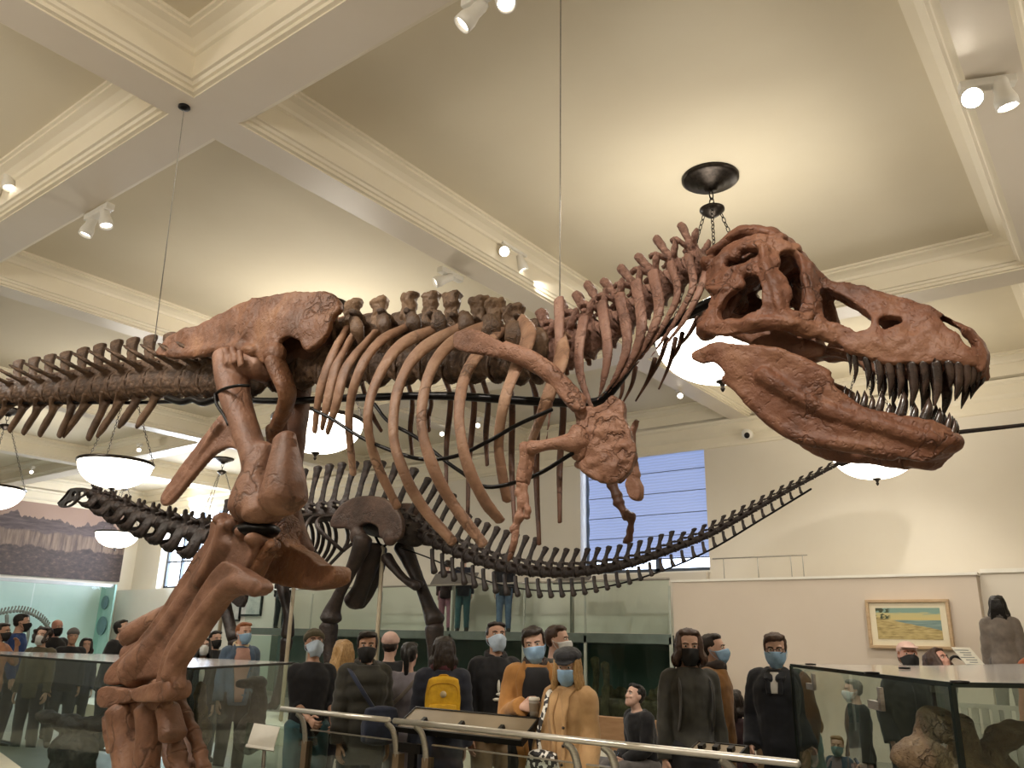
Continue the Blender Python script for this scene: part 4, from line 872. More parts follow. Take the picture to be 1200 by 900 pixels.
# plinth under it
q = MB(); PL = [(-10.9, 3.0), (-7.2, 2.55), (-4.2, 2.6), (-2.6, 3.2), (-2.6, 4.1), (-6.5, 3.95), (-7.75, 3.55), (-9.4, 3.96), (-10.6, 4.0)]
q.add([(x, y, 0) for x, y in PL]+[(x, y, .5) for x, y in PL], [tuple(reversed(range(9))), tuple(range(9, 18))]+[(i, (i+1) % 9, 9+(i+1) % 9, 9+i) for i in range(9)])
tag(put('plinth', q, mat('plinth_paint', 'd9d6c2', 'cfcbb6', rough=.5), bevel=.01), 'low cream plinth under the big skeleton', 'plinth')
for a, b, lb in ((atZ(216, 125, HS), atY(181, 400, YT-.1), 'thin steel cable from the ceiling beam down to the tail root'), (None, atY(656, 376, YT+.3), 'long thin pale cable hanging down to the ribs from above the frame')):
    a = np.array([b[0], b[1], HP]) if a is None else a
    t = empty('suspension_cable', tuple(a)); tag(t, lb, 'cable', 'skeleton cables')
    put('cable', MB().loft([a, b], .0045, n=6), m_steel, t, True); put('ceiling_plate', MB().lathe([(0, 0), (.05, 0), (.05, -.015), (.015, -.03), (0, -.03)], a, 16), m_black, t, True); keep_world(t)
# ------------------------------------------------------------------ the dark long-tailed skeleton
YA = 9.3
ZA, ZN, Z5 = fr(330, 530, .25544), fr(0, 460, .2), fr(420, 480, .36667)
b_dark = bone_mat('dark_bone', '15100e', '261c17', '3b2d26', 3.5, .4, 6)
b_dark2 = bone_mat('dark_ilium_bone', '2a1f19', '46342b', '5e493d', 2.5, .4, 5)
apa = empty('dinosaur_skeleton', (-10.5, YA, .25)); tag(apa, 'dark long-tailed plant-eating dinosaur skeleton standing behind the big brown one', 'skeleton')
def abone(name, mb, m=None, vox=.02, sm=3, amp=.005): return link(name, mb.solid(name, vox, sm, amp, 7), m or b_dark, apa)
def vert_long(sh, bif=False):
    m = MB()
    m.loft([(-.5, 0, 0), (-.25, 0, .02), (.25, 0, .02), (.5, 0, 0)], [.58, .45, .45, .58], [.6, .46, .46, .6], n=12, rnd=False, ref=(0, 0, 1))
    m.loft([(0, 0, .35), (0, 0, .9)], [.32, .26], [.3, .28], n=8, ref=(1, 0, 0))
    m.loft([(-.05, 0, .7), (-.25, 0, .7+.45*sh), (-.5, 0, .7+.85*sh), (-.55, 0, .7+sh)], [.15, .12, .2, .26], [.27, .2, .25, .3], n=8, ref=(1, 0, 0), m=10, sq=.75)
    for s in (-1, 1):
        m.loft([(0, s*.35, .3), (-.1, s*.8, .38), (-.2, s*1.05, .4)], [.2, .16, .1], [.14, .12, .1], n=8, m=6)
        m.loft([(.2, s*.15, .75), (.6, s*.16, .85)], .1, n=6).loft([(-.3, s*.14, .9), (-.62, s*.14, .9)], .1, n=6)
    return m
PA = [vert_long(k).solid('long_vertebra', .06, 2, .03, 4) for k in (3.0, 2.2, 1.5, .9)]
m = MB()
m.loft([(-.5, 0, 0), (-.25, 0, 0), (.25, 0, 0), (.5, 0, 0)], [.4, .3, .3, .4], [.36, .28, .28, .36], n=12, rnd=False, ref=(0, 0, 1)).loft([(0, 0, .1), (-.1, 0, .45)], [.22, .3], .16, n=8, ref=(1, 0, 0))
for s in (-1, 1):
    m.loft([(-.1, s*.08, .35), (-.2, s*.2, .7)], [.16, .1], .09, n=8, ref=(1, 0, 0))
    m.loft([(.1, s*.2, .1), (.15, s*.42, -.2), (.05, s*.45, -.6), (-.35, s*.38, -.72), (-.75, s*.3, -.7)], [.12, .13, .14, .12, .06], [.3, .3, .26, .16, .06], n=8, m=16, ref=(1, 0, 0))
    m.loft([(.25, s*.2, .3), (.6, s*.26, .45)], [.13, .09], .08, n=7).loft([(-.3, s*.2, .4), (-.62, s*.26, .48)], [.13, .09], .08, n=7)
PAN = m.solid('neck_proto', .045, 2, .02, 5)
def along(path, Ys, pitch, fn):
    P, = sm_path(px3(path, Ys), 400); d = np.concatenate([[0], np.cumsum(np.linalg.norm(np.diff(P, axis=0), axis=1))]); s = 0; i = 0
    at = lambda x: np.array([np.interp(x, d, P[:, k]) for k in range(3)])
    while True:
        L = pitch(s/d[-1])
        if s+L > d[-1]: break
        fn(i, at(s+L/2), at(s+L)-at(s), L, (s+L/2)/d[-1]); s += L; i += 1
tail = [(468, 612), (490, 625), (515, 637), (540, 648), (565, 657), (590, 664), (620, 669), (650, 671), (680, 670), (710, 666), (740, 660), (770, 650), (800, 639), (830, 627), (860, 611), (890, 594), (920, 577), (950, 561), (975, 548), (992, 540)]
def tv(i, c, t, L, f):
    k = 0 if f < .12 else 1 if f < .38 else 2 if f < .68 else 3
    h = .31*(1-f)**1.0+.045; o = place('tail_vertebra', PA[k], b_dark, c, -t, L*.97, h*.62, h*.64, apa)
    if i > 2 and f < .93 and i < 48:
        l = .34*(1-f)**1.2+.05; q = MB(); a = c-np.array([0, 0, h*.42]); q.loft([a, a+np.array([.05*l, 0, -l*.5]), a+np.array([.2*l, 0, -l])], [.022*(1-f)+.012, .02*(1-f)+.01, .034*(1-f)+.014], [.03*(1-f)+.012, .03*(1-f)+.012, .05*(1-f)+.016], n=7, ref=(1, 0, 0), m=7)
        put('chevron', q, b_dark, apa, True)
along(tail, YA, lambda f: .235-.125*f, tv)
q = MB().loft(px3([(985, 543), (1010, 534), (1050, 522), (1090, 512), (1120, 507), (1160, 502.5), (1200, 498), (1240, 493)], YA), [.04, .036, .03, .026, .024, .022, .02, .018], n=8, m=60)
put('whip_tail', q, b_dark, apa, True)
q = MB().loft([p-np.array([0, 0, .13-.008*k_]) for k_, p in enumerate(px3([(470, 632), (500, 643), (540, 660), (590, 677), (650, 684), (710, 679), (770, 663), (830, 638), (890, 603), (950, 567)], YA))], .012, n=6, m=60); put('tail_rod', q, m_rod, apa, True)
trunk = [(250, 630), (275, 626), (300, 620), (325, 614), (350, 608), (375, 604), (400, 602), (425, 602), (450, 605), (470, 613)]
tY = [8.9, 9.05, 9.15, 9.2, 9.3, 9.3, 9.3, 9.3, 9.3, 9.3]
def dv(i, c, t, L, f): place('back_vertebra', PA[0], b_dark, c, -t, L*.99, .27, .235 if f > .35 else .18, apa)
along(trunk, tY, lambda f: .30, dv)
neck = [(250, 630), (228, 625), (205, 618), (180, 610), (155, 601), (130, 590), (108, 579), (97, 575)]
nY = [8.9, 8.75, 8.6, 8.4, 8.2, 7.95, 7.7, 7.6]
def nv(i, c, t, L, f): s = .58-.28*f; place('neck_vertebra', PAN, b_dark, c, -t, L*.98, s*1.05, s*1.0, apa)
along(neck, nY, lambda f: .44-.17*f, nv)
HO = [(345, 655), (372, 632), (400, 600), (428, 566), (468, 560), (505, 562), (520, 580), (495, 606), (470, 620), (440, 652), (405, 672), (360, 674)]
q = MB()
for s in (-1, 1): q.plate(ZN(HO), lambda u, v: atY(u, v, 7.6+s*(.06+.0016*max(0, u-75))), .05, [ZN([(470, 585), (495, 584), (490, 600), (468, 604)]), ZN([(385, 655), (430, 632), (436, 640), (400, 664)]), ZN([(428, 590), (448, 580), (450, 600), (430, 608)])], step=3)
q.loft(px3(ZN([(350, 652), (400, 606), (440, 570), (505, 570)]), 7.6), [.06, .09, .11, .12], .035, n=8, m=12, ref=(0, 0, 1))
abone('skull', q, vox=.016, sm=1)
# ribs
for x0, x1, k in ((300, 296, 1), (318, 312, 1), (345, 338, 1), (358, 348, 1), (372, 366, .95), (385, 383, .8), (396, 402, .55), (310, 303, 1), (332, 326, 1), (352, 344, .9), (365, 357, 1)):
    for s in (-1, 1):
        a = atY(x0, 603, YA+s*.15); b = atY(x1, 603+78*k, YA+s*.45)
        q = MB().loft([a, a+np.array([0, s*.38, -.12]), (a+b)/2+np.array([0, s*.45, 0]), b], [.05, .055, .045, .03], .028, n=8, m=16, ref=(0, 1, 0)); put('rib', q, b_dark, apa, True)
# hips
ILA = [(232, 345), (240, 292), (285, 238), (345, 206), (425, 200), (490, 220), (535, 262), (560, 315), (556, 385), (522, 405), (480, 402), (455, 385), (446, 345), (400, 325), (360, 345), (338, 372), (300, 350)]
for s in (-1, 1):
    q = MB().plate(ZA(ILA), lambda u, v: atY(u, v, YA-.42) if s < 0 else atY(u, v, YA-.42)*np.array([1, 0, 1])+np.array([0, YA+.42, 0]), .09, step=6).ell(atY(*ZA([(350, 385)])[0], YA+s*.40), (.16, .12, .14)).ell(atY(*ZA([(500, 390)])[0], YA+s*.40), (.14, .1, .14))
    abone('ilium', q, b_dark2, vox=.022)
abone('sacrum', MB().loft(px3(ZA([(330, 300), (430, 330), (560, 360), (620, 380)]), YA), .26, .2, n=12), vox=.03)
def limb(name, pts, Y, r, vox=.022): abone(name, MB().loft(px3(pts, Y), r, [x*.85 for x in r], n=12, m=24), vox=vox)
limb('thigh_bone', ZA([(375, 395), (360, 450), (320, 540), (270, 640), (235, 720), (226, 765)]), YA-.45, [.16, .15, .11, .10, .14, .19])
limb('far_thigh_bone', ZA([(555, 430), (580, 480), (615, 560), (650, 640), (680, 720), (705, 775)]), YA+.4, [.17, .15, .12, .11, .13, .18])
limb('ischium', ZA([(480, 480), (520, 540), (570, 590), (620, 616)]), YA, [.11, .07, .06, .09]); limb('ischium', ZA([(480, 480), (530, 540), (580, 590), (640, 606)]), YA+.15, [.11, .07, .06, .07])
limb('pubis', ZA([(420, 440), (400, 520), (365, 620), (330, 690)]), YA-.1, [.19, .17, .15, .19]); limb('far_pubis', ZA([(440, 440), (430, 540), (390, 640), (350, 690)]), YA+.15, [.18, .16, .14, .16])
def down(name, x0, y0, Y, z1, r, dx=0):
    a = atY(x0, y0, Y); b = np.array([a[0]+dx, Y, z1]); q = MB().loft([a, a+(b-a)*.3, a+(b-a)*.7, b], [r*1.3, r*.9, r*.85, r*1.25], n=12, m=16)
    for k in (-1, 0, 1): q.loft([b, b+np.array([-.18, k*.11, -.12])], [r*.7, r*.5], n=8)
    abone(name, q, vox=.024)
down('shin_bone', 385, 733, YA-.45, .50, .12, .25); down('far_shin_bone', 509, 735, YA+.4, .50, .12, .1)
limb('upper_arm', [(258, 668), (262, 700), (270, 735), (276, 748)], YA-.5, [.2, .13, .11, .15]); down('lower_arm', 276, 752, YA-.5, .50, .1, -.05)
limb('far_upper_arm', [(326, 660), (332, 692), (338, 722), (337, 745)], YA+.4, [.17, .12, .1, .13]); down('far_lower_arm', 336, 750, YA+.4, .50, .09, -.1)
q = MB().plate([(252, 640), (262, 632), (285, 650), (292, 680), (285, 712), (265, 700), (250, 690)], lambda u, v: atY(u, v, YA-.55), .08, step=6); abone('shoulder_blade', q)
for px, py, z in ((449, 640, 0), (345, 680, 0), (268, 650, 0)):
    a = atY(px, py, YA); put('mount_post', MB().loft([(a[0], YA, .27), (a[0], YA, a[2])], .035, n=10), mat('mount_post_paint', 'a89c84', '998d76', rough=.4), apa, True)
    put('mount_fork', MB().loft([(a[0]-.25, YA, a[2]+.25), (a[0]-.1, YA, a[2]+.05), (a[0], YA, a[2]), (a[0]+.1, YA, a[2]+.05), (a[0]+.25, YA, a[2]+.25)], .022, n=8, m=16), m_rod, apa, True)
keep_world(apa)
q = MB(); PLA = [(-17.5, 8.6), (-4.0, 8.75), (-3.6, 9.3), (-4.2, 10.3), (-17.5, 10.3), (-18.2, 9.4)]
q.add([(x, y, 0) for x, y in PLA]+[(x, y, .25) for x, y in PLA], [tuple(reversed(range(6))), tuple(range(6, 12))]+[(i, (i+1) % 6, 6+(i+1) % 6, 6+i) for i in range(6)])
tag(put('plinth', q, _mats['plinth_paint'], bevel=.01), 'long low plinth under the dark skeleton', 'plinth')
# ------------------------------------------------------------------ rail, glass cases, boards, picture, bench
YR = 4.5; ZRL = float(atY(560, 855, YR)[2])
m_pane = glass_mat('barrier_glass', (.84, .88, .86), .6)
m_case = glass_mat('case_glass', (.91, .955, .94), .7)
m_casetop = mat('case_top_pale_sheen', 'c9c6c4', 'c1beba', rough=.12, spec=.8, scale=1)  # pale opaque colour stands in for room reflections on the glass tops
m_board = mat('board_back', '8f806a', '85765f', rough=.35, metal=.3, scale=2)
m_boardf = mat('board_face', 'd9d5c8', 'c9c4b5', rough=.5)
def rx(px, z=ZRL): return atZ(px, 0, z)
rail = empty('barrier_rail', (-4, YR, 0)); tag(rail, 'steel barrier rail with smoked glass panels below, in front of the crowd', 'barrier')
xa, xb, xc, xd = atY(330, 828, YR)[0], atY(456, 843, YR)[0], atY(462, 845, YR)[0], atY(936, 898, YR)[0]
for a, b in ((xa, xb), (xc, xd)): put('handrail', MB().loft([(a, YR, ZRL), (b, YR, ZRL)], .02, n=12), mat('rail_steel', 'd3cec4', 'c5c0b5', rough=.28, metal=.6), rail, True)
posts = [atY(p, 860, YR)[0] for p in (346, 452, 486, 662, 706)]+[atY(845, 890, YR)[0]]
for x in posts:
    put('curved_bracket', MB().loft([(x, YR, ZRL-.02), (x+.05, YR+.02, ZRL-.07), (x+.075, YR+.04, ZRL-.2), (x+.08, YR+.05, ZRL-.42)], .013, .03, n=8, m=14, ref=(1, 0, 0)), m_steel, rail, True)
    put('post', MB().box((x+.05, YR+.03, 0), (x+.11, YR+.09, ZRL-.22)), mat('post_bronze', '8b7862', '7d6b56', rough=.35, metal=.5), rail)
for a, b in ((posts[0]+.12, posts[1]+.04), (posts[2]+.12, posts[3]+.04), (posts[3]+.12, posts[4]+.04), (posts[4]+.12, posts[5]+.04), (posts[5]+.12, xd)):
    put('glass_panel', MB().box((a, YR+.05, .06), (b, YR+.065, ZRL-.14)), m_pane, rail); put('panel_edge', MB().box((a, YR+.047, ZRL-.14), (b, YR+.068, ZRL-.132)), m_steel, rail)
put('glass_panel', MB().box((xa-.5, YR+.05, .06), (posts[0]+.04, YR+.065, ZRL-.14)), m_pane, rail)
q = MB().box((posts[1]+.11, YR+.02, ZRL-.2), (posts[2]+.04, YR+.05, ZRL-.14)).box((posts[1]+.2, YR+.03, 0), (posts[2]-.02, YR+.06, ZRL-.2)); put('gate_leaf', q, m_black, rail)
keep_world(rail)
def board(name, p0, p1, q0, q1, label, th=.03):
    """reading board: its top edge p0-p1 and bottom edge q0-q1 (points in space), tilted away"""
    r = empty(name, tuple((q0+q1)/2)); tag(r, label, 'information board', 'reading boards on the barrier rail')
    c = (p0+p1+q0+q1)/4; ax_ = unit(p1-p0); ay_ = unit((p0+p1)/2-(q0+q1)/2); n_ = np.cross(ax_, ay_)
    w = np.linalg.norm(p1-p0); h = np.linalg.norm((p0+p1)/2-(q0+q1)/2)
    put('back_plate', MB().obox(c, w, h, th, ax_, ay_), m_board, r, bevel=.006); s = -1 if n_[1] < 0 else 1
    put('face_sheet', MB().obox(c+n_*s*(th/2+.003), w*.97, h*.93, .004, ax_, ay_), m_boardf, r)
    put('rim', MB().obox(c+ay_*h/2, w+.01, .012, th+.012, ax_, ay_).obox(c-ay_*h/2, w+.01, .012, th+.012, ax_, ay_).obox(c+ax_*w/2, .012, h, th+.012, ax_, ay_).obox(c-ax_*w/2, .012, h, th+.012, ax_, ay_), m_black, r)
    for t in (.17, .5, .83):
        p = q0+(q1-q0)*t+ay_*h*.34-n_*s*(th/2+.01); put('clamp', MB().obox(p, .03, .06, .03, ax_, ay_), m_black, r).data
    keep_world(r)
a, b = atY(488, 830, YR+.26), atY(632, 846, YR+.26); a[2] = b[2] = (a[2]+b[2])/2
c, d = atY(503, 857, YR+.05), atY(641, 876, YR+.05); c[2] = d[2] = (c[2]+d[2])/2; c[0] = a[0]+.04; d[0] = b[0]-.02
board('information_board', a, b, c, d, 'wide tilted reading board on the rail below the man in the tan coat')
a, b = atY(819, 873, YR+.22), atY(876, 878, YR+.22); a[2] = b[2] = (a[2]+b[2])/2
c, d = atY(826, 884, YR+.06), atY(879, 891, YR+.06); c[2] = d[2] = (c[2]+d[2])/2; c[0] = a[0]+.03; d[0] = b[0]
board('information_board', a, b, c, d, 'small tilted reading board on the rail below the man in the navy coat')
# boards on the walkway
for (x0, y0, x1, y1), lb in (((511, 673, 561, 686), 'grey reading board on the walkway beside the pink and teal trousers'), ((654, 677, 693, 684), 'thin grey reading board on the walkway under the middle of the dark tail')):
    a, b = atY(x0, y0, YD+.3), atY(x1, y0, YD+.3); b[2] = a[2]; c, d = atY(x0, y1, YD+.1), atY(x1, y1, YD+.1); d[2] = c[2]; c[0] = a[0]; d[0] = b[0]
    r = empty('information_board', tuple((c+d)/2)); tag(r, lb, 'information board'); ax_ = unit(b-a); ay_ = unit((a+b)/2-(c+d)/2)
    put('back_plate', MB().obox((a+b+c+d)/4, b[0]-a[0], np.linalg.norm((a+b-c-d)/2), .03, ax_, ay_), mat('board_grey', '6f6b66', '64605b', rough=.5), r, bevel=.005)
    put('stand', MB().box(((a[0]+b[0])/2-.03, YD+.18, DK), ((a[0]+b[0])/2+.03, YD+.24, (a[2]+c[2])/2)), m_steel, r); keep_world(r)
# small white label stand inside the barrier
r = empty('label_stand', (0, 0, 0)); tag(r, 'white tilted label on a thin post beside the left end of the barrier', 'label stand')
c = atD(309, 863, 6.3); ax_ = unit(_r0+.12*np.array([0, 0, -1])); ay_ = unit(np.array([0, 0, 1])+.5*np.array([-.3, .8, 0]))
put('plate', MB().obox(c, .21, .17, .012, ax_, ay_), m_boardf, r, bevel=.004); put('lip', MB().obox(c-ay_*.085, .22, .02, .03, ax_, ay_), m_white, r); put('post', MB().loft([c-ay_*.05+np.array([0, .03, 0]), np.array([c[0], c[1]+.05, .02])], .015, n=8), m_steel, r, True); put('foot', MB().lathe([(0, 0), (.12, 0), (.12, .015), (0, .02)], (c[0], c[1]+.05, 0), 20), m_steel, r, True); keep_world(r)
# glass cases
def case(name, poly, h, label, base=.35, edges=True):
    r = empty(name, (*np.mean(poly, 0), 0)); tag(r, label, 'glass case'); n_ = len(poly); P = [np.array([*p, 0.]) for p in poly]
    q = MB().add([(x, y, h) for x, y in poly]+[(x, y, h+.012) for x, y in poly], [tuple(reversed(range(n_))), tuple(range(n_, 2*n_))]+[(i, (i+1) % n_, n_+(i+1) % n_, n_+i) for i in range(n_)])
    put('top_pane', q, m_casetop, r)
    q = MB().add([(x, y, 0) for x, y in poly]+[(x, y, base) for x, y in poly], [tuple(reversed(range(n_))), tuple(range(n_, 2*n_))]+[(i, (i+1) % n_, n_+(i+1) % n_, n_+i) for i in range(n_)])
    put('base', q, mat('case_base', '8d9288', '82877d', rough=.5), r)
    ed = MB()
    for i in range(n_):
        a, b = P[i], P[(i+1) % n_]; z = np.array([0, 0, 1.])
        t = unit(b-a); nn = np.cross(t, z)
        put('side_pane', MB().obox((a+b)/2+z*((h+base)/2), np.linalg.norm(b-a)-.03, .012, h-base-.004, t, nn), m_case, r)
        e = put('edge_strip', MB().bar(a+z*(h+.002), b+z*(h+.002), .016, .02).bar(a+z*base, a+z*h, .02, .02, t), m_gedge, r)
    return r, P
A_, B_ = atZ(927, 780, 1.5), atZ(1115, 803, 1.5); C_, D_ = atZ(1330, 806, 1.5), atZ(1215, 779, 1.5)
D2 = atZ(1090, 782, 1.5)
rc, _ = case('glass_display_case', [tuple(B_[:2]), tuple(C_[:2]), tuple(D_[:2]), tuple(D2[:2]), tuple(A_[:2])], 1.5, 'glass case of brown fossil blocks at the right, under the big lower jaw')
for (x, y) in ((950, 779.5), (1022, 790), (1125, 801), (1060, 784)):
    p = atZ(x, y, 1.515); put('corner_cap', MB().lathe([(0, .012), (.035, .01), (.035, 0), (0, 0)], p, 16), m_black, rc, True)
for (x, y) in ((946, 790), (1020, 806)):
    p = atZ(x, y, 1.5); t = unit(A_-B_); put('corner_clip', MB().obox(p+np.array([.012, .008, -.06]), .14, .03, .014, t, (0, 0, 1)).obox(p+np.array([.012, .008, -.035])-t*.056, .028, .08, .014, t, (0, 0, 1)), m_steel, rc)
keep_world(rc)
La, Lb, Lc = atZ(-60, 764, 1.35), atZ(225, 784, 1.35), atZ(345, 777.5, 1.35); Ld = atZ(150, 763, 1.35); Ld = atD(150, 764.5, 9.7); Le = atD(-80, 762, 10.2)
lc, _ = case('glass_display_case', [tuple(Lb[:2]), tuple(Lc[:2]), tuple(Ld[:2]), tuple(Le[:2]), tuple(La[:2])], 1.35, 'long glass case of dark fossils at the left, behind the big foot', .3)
keep_world(lc)
# fossils in the cases
b_fos = bone_mat('fossil_rock', '3d3024', '6a563f', '8f7a5c', 5, .9, 10)
b_fosd = bone_mat('dark_fossil', '1e1b19', '383230', '5a514a', 6, .7, 10)
def fossil(label, px, py, D, parts, m, vox=.016, amp=.02, base=.35):
    c = atD(px, py, D); q = MB()
    for o_, r_ in parts: q.ell(c+_r0*o_[0]+np.array([0, 0, o_[2]])+np.array([-.606, .795, 0])*o_[1], r_)
    me = q.solid('fossil', vox, 2, amp, 9)
    for v_ in me.vertices: v_.co.z = max(v_.co.z, base+.004)
    o = link('fossil', me, m); tag(o, label, 'fossil', 'fossils in the glass cases')
    # a small stand carries it
    return o
fossil('domed brown fossil skull block at the bottom right of the glass case', 1110, 868, 3.6, [((-.02, 0, .03), (.12, .12, .11)), ((.06, .02, .0), (.09, .1, .12)), ((-.12, 0, -.07), (.14, .12, .08)), ((.02, 0, -.13), (.2, .14, .09)), ((-.05, 0, -.3), (.25, .2, .2)), ((0, 0, -.6), (.22, .2, .3))], b_fos)
fossil('arched brown fossil bone at the right edge of the glass case', 1185, 872, 3.7, [((-.1, 0, -.05), (.06, .1, .08)), ((-.02, 0, .03), (.09, .1, .05)), ((.08, 0, .05), (.12, .1, .05)), ((.2, 0, .02), (.1, .1, .08)), ((-.05, 0, -.3), (.12, .12, .25)), ((.12, 0, -.55), (.25, .2, .35))], b_fos)
fossil('long dark fossil jaw lying in the left glass case', 92, 848, 8.2, [((-.32, 0, .06), (.2, .1, .07)), ((-.1, 0, 0), (.26, .12, .09)), ((.15, 0, 0), (.26, .1, .08)), ((.32, 0, .05), (.14, .1, .1)), ((0, 0, -.25), (.35, .2, .2)), ((0, 0, -.45), (.3, .2, .25))], b_fosd, base=.30)
fossil('upright pale fossil limb in the left glass case beside the big foot', 232, 835, 8.3, [((0, 0, .18), (.07, .07, .12)), ((.02, 0, 0), (.08, .08, .15)), ((.06, 0, -.2), (.1, .1, .16)), ((.0, 0, -.4), (.14, .12, .18))], b_fos, base=.30)
fossil('small dark fossil skull on the right end of the left glass case', 300, 800, 8.6, [((0, 0, 0), (.14, .1, .07)), ((-.12, 0, -.02), (.1, .08, .05)), ((.05, 0, -.25), (.1, .1, .25)), ((.0, 0, -.5), (.2, .15, .2))], b_fosd, base=.30)
# leg bones in the lower walkway glass
for i, (px, y0) in enumerate(((697, 772), (709, 778))):
    a = atY(px, y0, YD+.28); q = MB().loft([a, (a[0]+.03, a[1], a[2]-.35), (a[0]-.02, a[1], a[2]-.75), (a[0]+.03, a[1], .055)], [.09, .06, .08, .1], n=10, m=16)
    o = link('fossil', q.solid('fl', .02, 2, .008), b_fos); tag(o, ('tall', 'short')[i]+' fossil leg bone standing behind the lower glass, left of the seated phone user', 'fossil', 'fossils behind the lower glass')
q = MB(); a = atY(750, 815, YD+.78)
for k in range(12): q.ell(a+np.array([-.75+k*.14, random.uniform(-.1, .1), random.uniform(-.06, .06)]), (.09, .09, random.uniform(.08, .16)))
q.box((a[0]-.85, a[1]-.2, .02), (a[0]+.95, a[1]+.25, a[2]-.06)); o = link('fossil', q.solid('f', .025, 2, .01), b_fos); tag(o, 'low row of brown fossil bones behind the lower glass near the white wall', 'fossil', 'fossils behind the lower glass')
# small skeleton in the far vitrine
sm_ = empty('small_skeleton', (X0+.5, 9.8, .6)); tag(sm_, 'small pale dinosaur skeleton inside the far lit vitrine', 'skeleton')
pts = px3_ = [atX(u, v, X0+.45) for u, v in ((-12, 722), (5, 718), (22, 716), (36, 719), (48, 726), (56, 735))]
P_s, = sm_path(pts, 22)
for i in range(0, 22): put('vertebra', MB().ell(P_s[i], (.05, .06, .055), 8, 6).loft([P_s[i], P_s[i]+np.array([0, .03, .15])], [.022, .03], n=6), mat('small_bone', '8a8078', '6e655e', rough=.6), sm_, True)
for x in (8, 33): a = atX(x, 721, X0+.45); put('leg', MB().loft([a, (a[0], a[1]+.12, (a[2]+.6)/2), (a[0], a[1], .62)], [.06, .045, .035], n=8, m=10), _mats['small_bone'], sm_, True)
keep_world(sm_)
# framed beach picture
pic = empty('framed_picture', (0, YD, 1.9)); tag(pic, 'wide framed seashore painting in a pale wood frame on the white wall', 'picture')
p00, p10, p01, p11 = [atY(*p, YD-.05) for p in ((1014, 703), (1113, 702), (1020, 759), (1118, 762))]
x0, x1, z1, z0 = (p00[0]+p01[0])/2, (p10[0]+p11[0])/2, (p00[2]+p10[2])/2, (p01[2]+p11[2])/2
fw = .045
put('frame', MB().box((x0, YD-.10, z0), (x1, YD-.005, z0+fw)).box((x0, YD-.10, z1-fw), (x1, YD-.005, z1)).box((x0, YD-.10, z0+fw), (x0+fw, YD-.005, z1-fw)).box((x1-fw, YD-.10, z0+fw), (x1, YD-.005, z1-fw)), mat('pale_wood', 'c7ab87', 'b89b76', rough=.45, scale=6, stretch=(1, 1, 5)), pic, bevel=.006)
put('mount', MB().box((x0+fw, YD-.06, z0+fw), (x1-fw, YD-.03, z1-fw)), mat('cream_card', 'eee4c9', 'e9dfc2', rough=.8), pic)
def beach():
    m = bpy.data.materials.new('seashore_painting'); m.use_nodes = True; nt = m.node_tree; N = nt.nodes; L = nt.links; b = N['Principled BSDF']; b.inputs['Roughness'].default_value = .5
    tc = N.new('ShaderNodeTexCoord'); sp_ = N.new('ShaderNodeSeparateXYZ'); L.new(tc.outputs['Generated'], sp_.inputs[0])
    def mth(op, *a):
        n = N.new('ShaderNodeMath'); n.operation = op
        for i, q in enumerate(a):
            if isinstance(q, (int, float)): n.inputs[i].default_value = q
            else: L.new(q, n.inputs[i])
        return n.outputs[0]
    def nz(sc, st=(1, 1, 1)):
        mp = N.new('ShaderNodeMapping'); mp.inputs['Scale'].default_value = st; L.new(tc.outputs['Generated'], mp.inputs[0]); n = N.new('ShaderNodeTexNoise'); n.inputs['Scale'].default_value = sc; n.inputs['Detail'].default_value = 6; L.new(mp.outputs[0], n.inputs[0]); return n.outputs['Fac']
    def ramp(f, *cs):
        r = N.new('ShaderNodeValToRGB'); e = r.color_ramp.elements; e[0].position, e[0].color = cs[0][0], lin(cs[0][1]); e[1].position, e[1].color = cs[-1][0], lin(cs[-1][1])
        for p, c in cs[1:-1]: x = e.new(p); x.color = lin(c)
        L.new(f, r.inputs[0]); return r.outputs[0]
    def mix(f, a, c):
        n = N.new('ShaderNodeMix'); n.data_type = 'RGBA'; L.new(f, n.inputs['Factor']); L.new(a, n.inputs['A']); L.new(c, n.inputs['B']); return n.outputs['Result']
    X, Z = sp_.outputs['X'], sp_.outputs['Z']
    st = lambda v, w=.02: mth('MINIMUM', mth('MAXIMUM', mth('DIVIDE', v, w), 0.), 1.)
    sky = ramp(mth('ADD', Z, mth('MULTIPLY', nz(3, (1, 1, 3)), .3)), (.7, 'd9c27e'), (.95, 'c9bf86'), (1.15, '86a597'))
    sand = ramp(nz(7, (1, 1, 3)), (.3, '8d7c4e'), (.5, 'bba66c'), (.7, 'cdbb84'))
    sea = ramp(nz(9, (.4, 1, 4)), (.3, '5e7c7a'), (.6, '8aa29a'), (.75, 'b0b695'))
    c = mix(st(mth('SUBTRACT', .62, Z)), sky, sea)
    edge = mth('ADD', mth('SUBTRACT', .66, mth('MULTIPLY', X, .42)), mth('MULTIPLY', nz(4), .12))
    c = mix(st(mth('SUBTRACT', edge, Z)), c, sand)
    tree = mth('MULTIPLY', st(mth('SUBTRACT', .24, X), .05), mth('MULTIPLY', st(mth('SUBTRACT', Z, .62), .05), st(mth('SUBTRACT', nz(9), .47), .03)))
    dk = N.new('ShaderNodeRGB'); dk.outputs[0].default_value = lin('3f4a30'); c = mix(tree, c, dk.outputs[0])
    L.new(c, b.inputs['Base Color']); return m
put('painting', MB().box((x0+fw+.09, YD-.066, z0+fw+.09), (x1-fw-.09, YD-.06, z1-fw-.08)), beach(), pic); keep_world(pic)
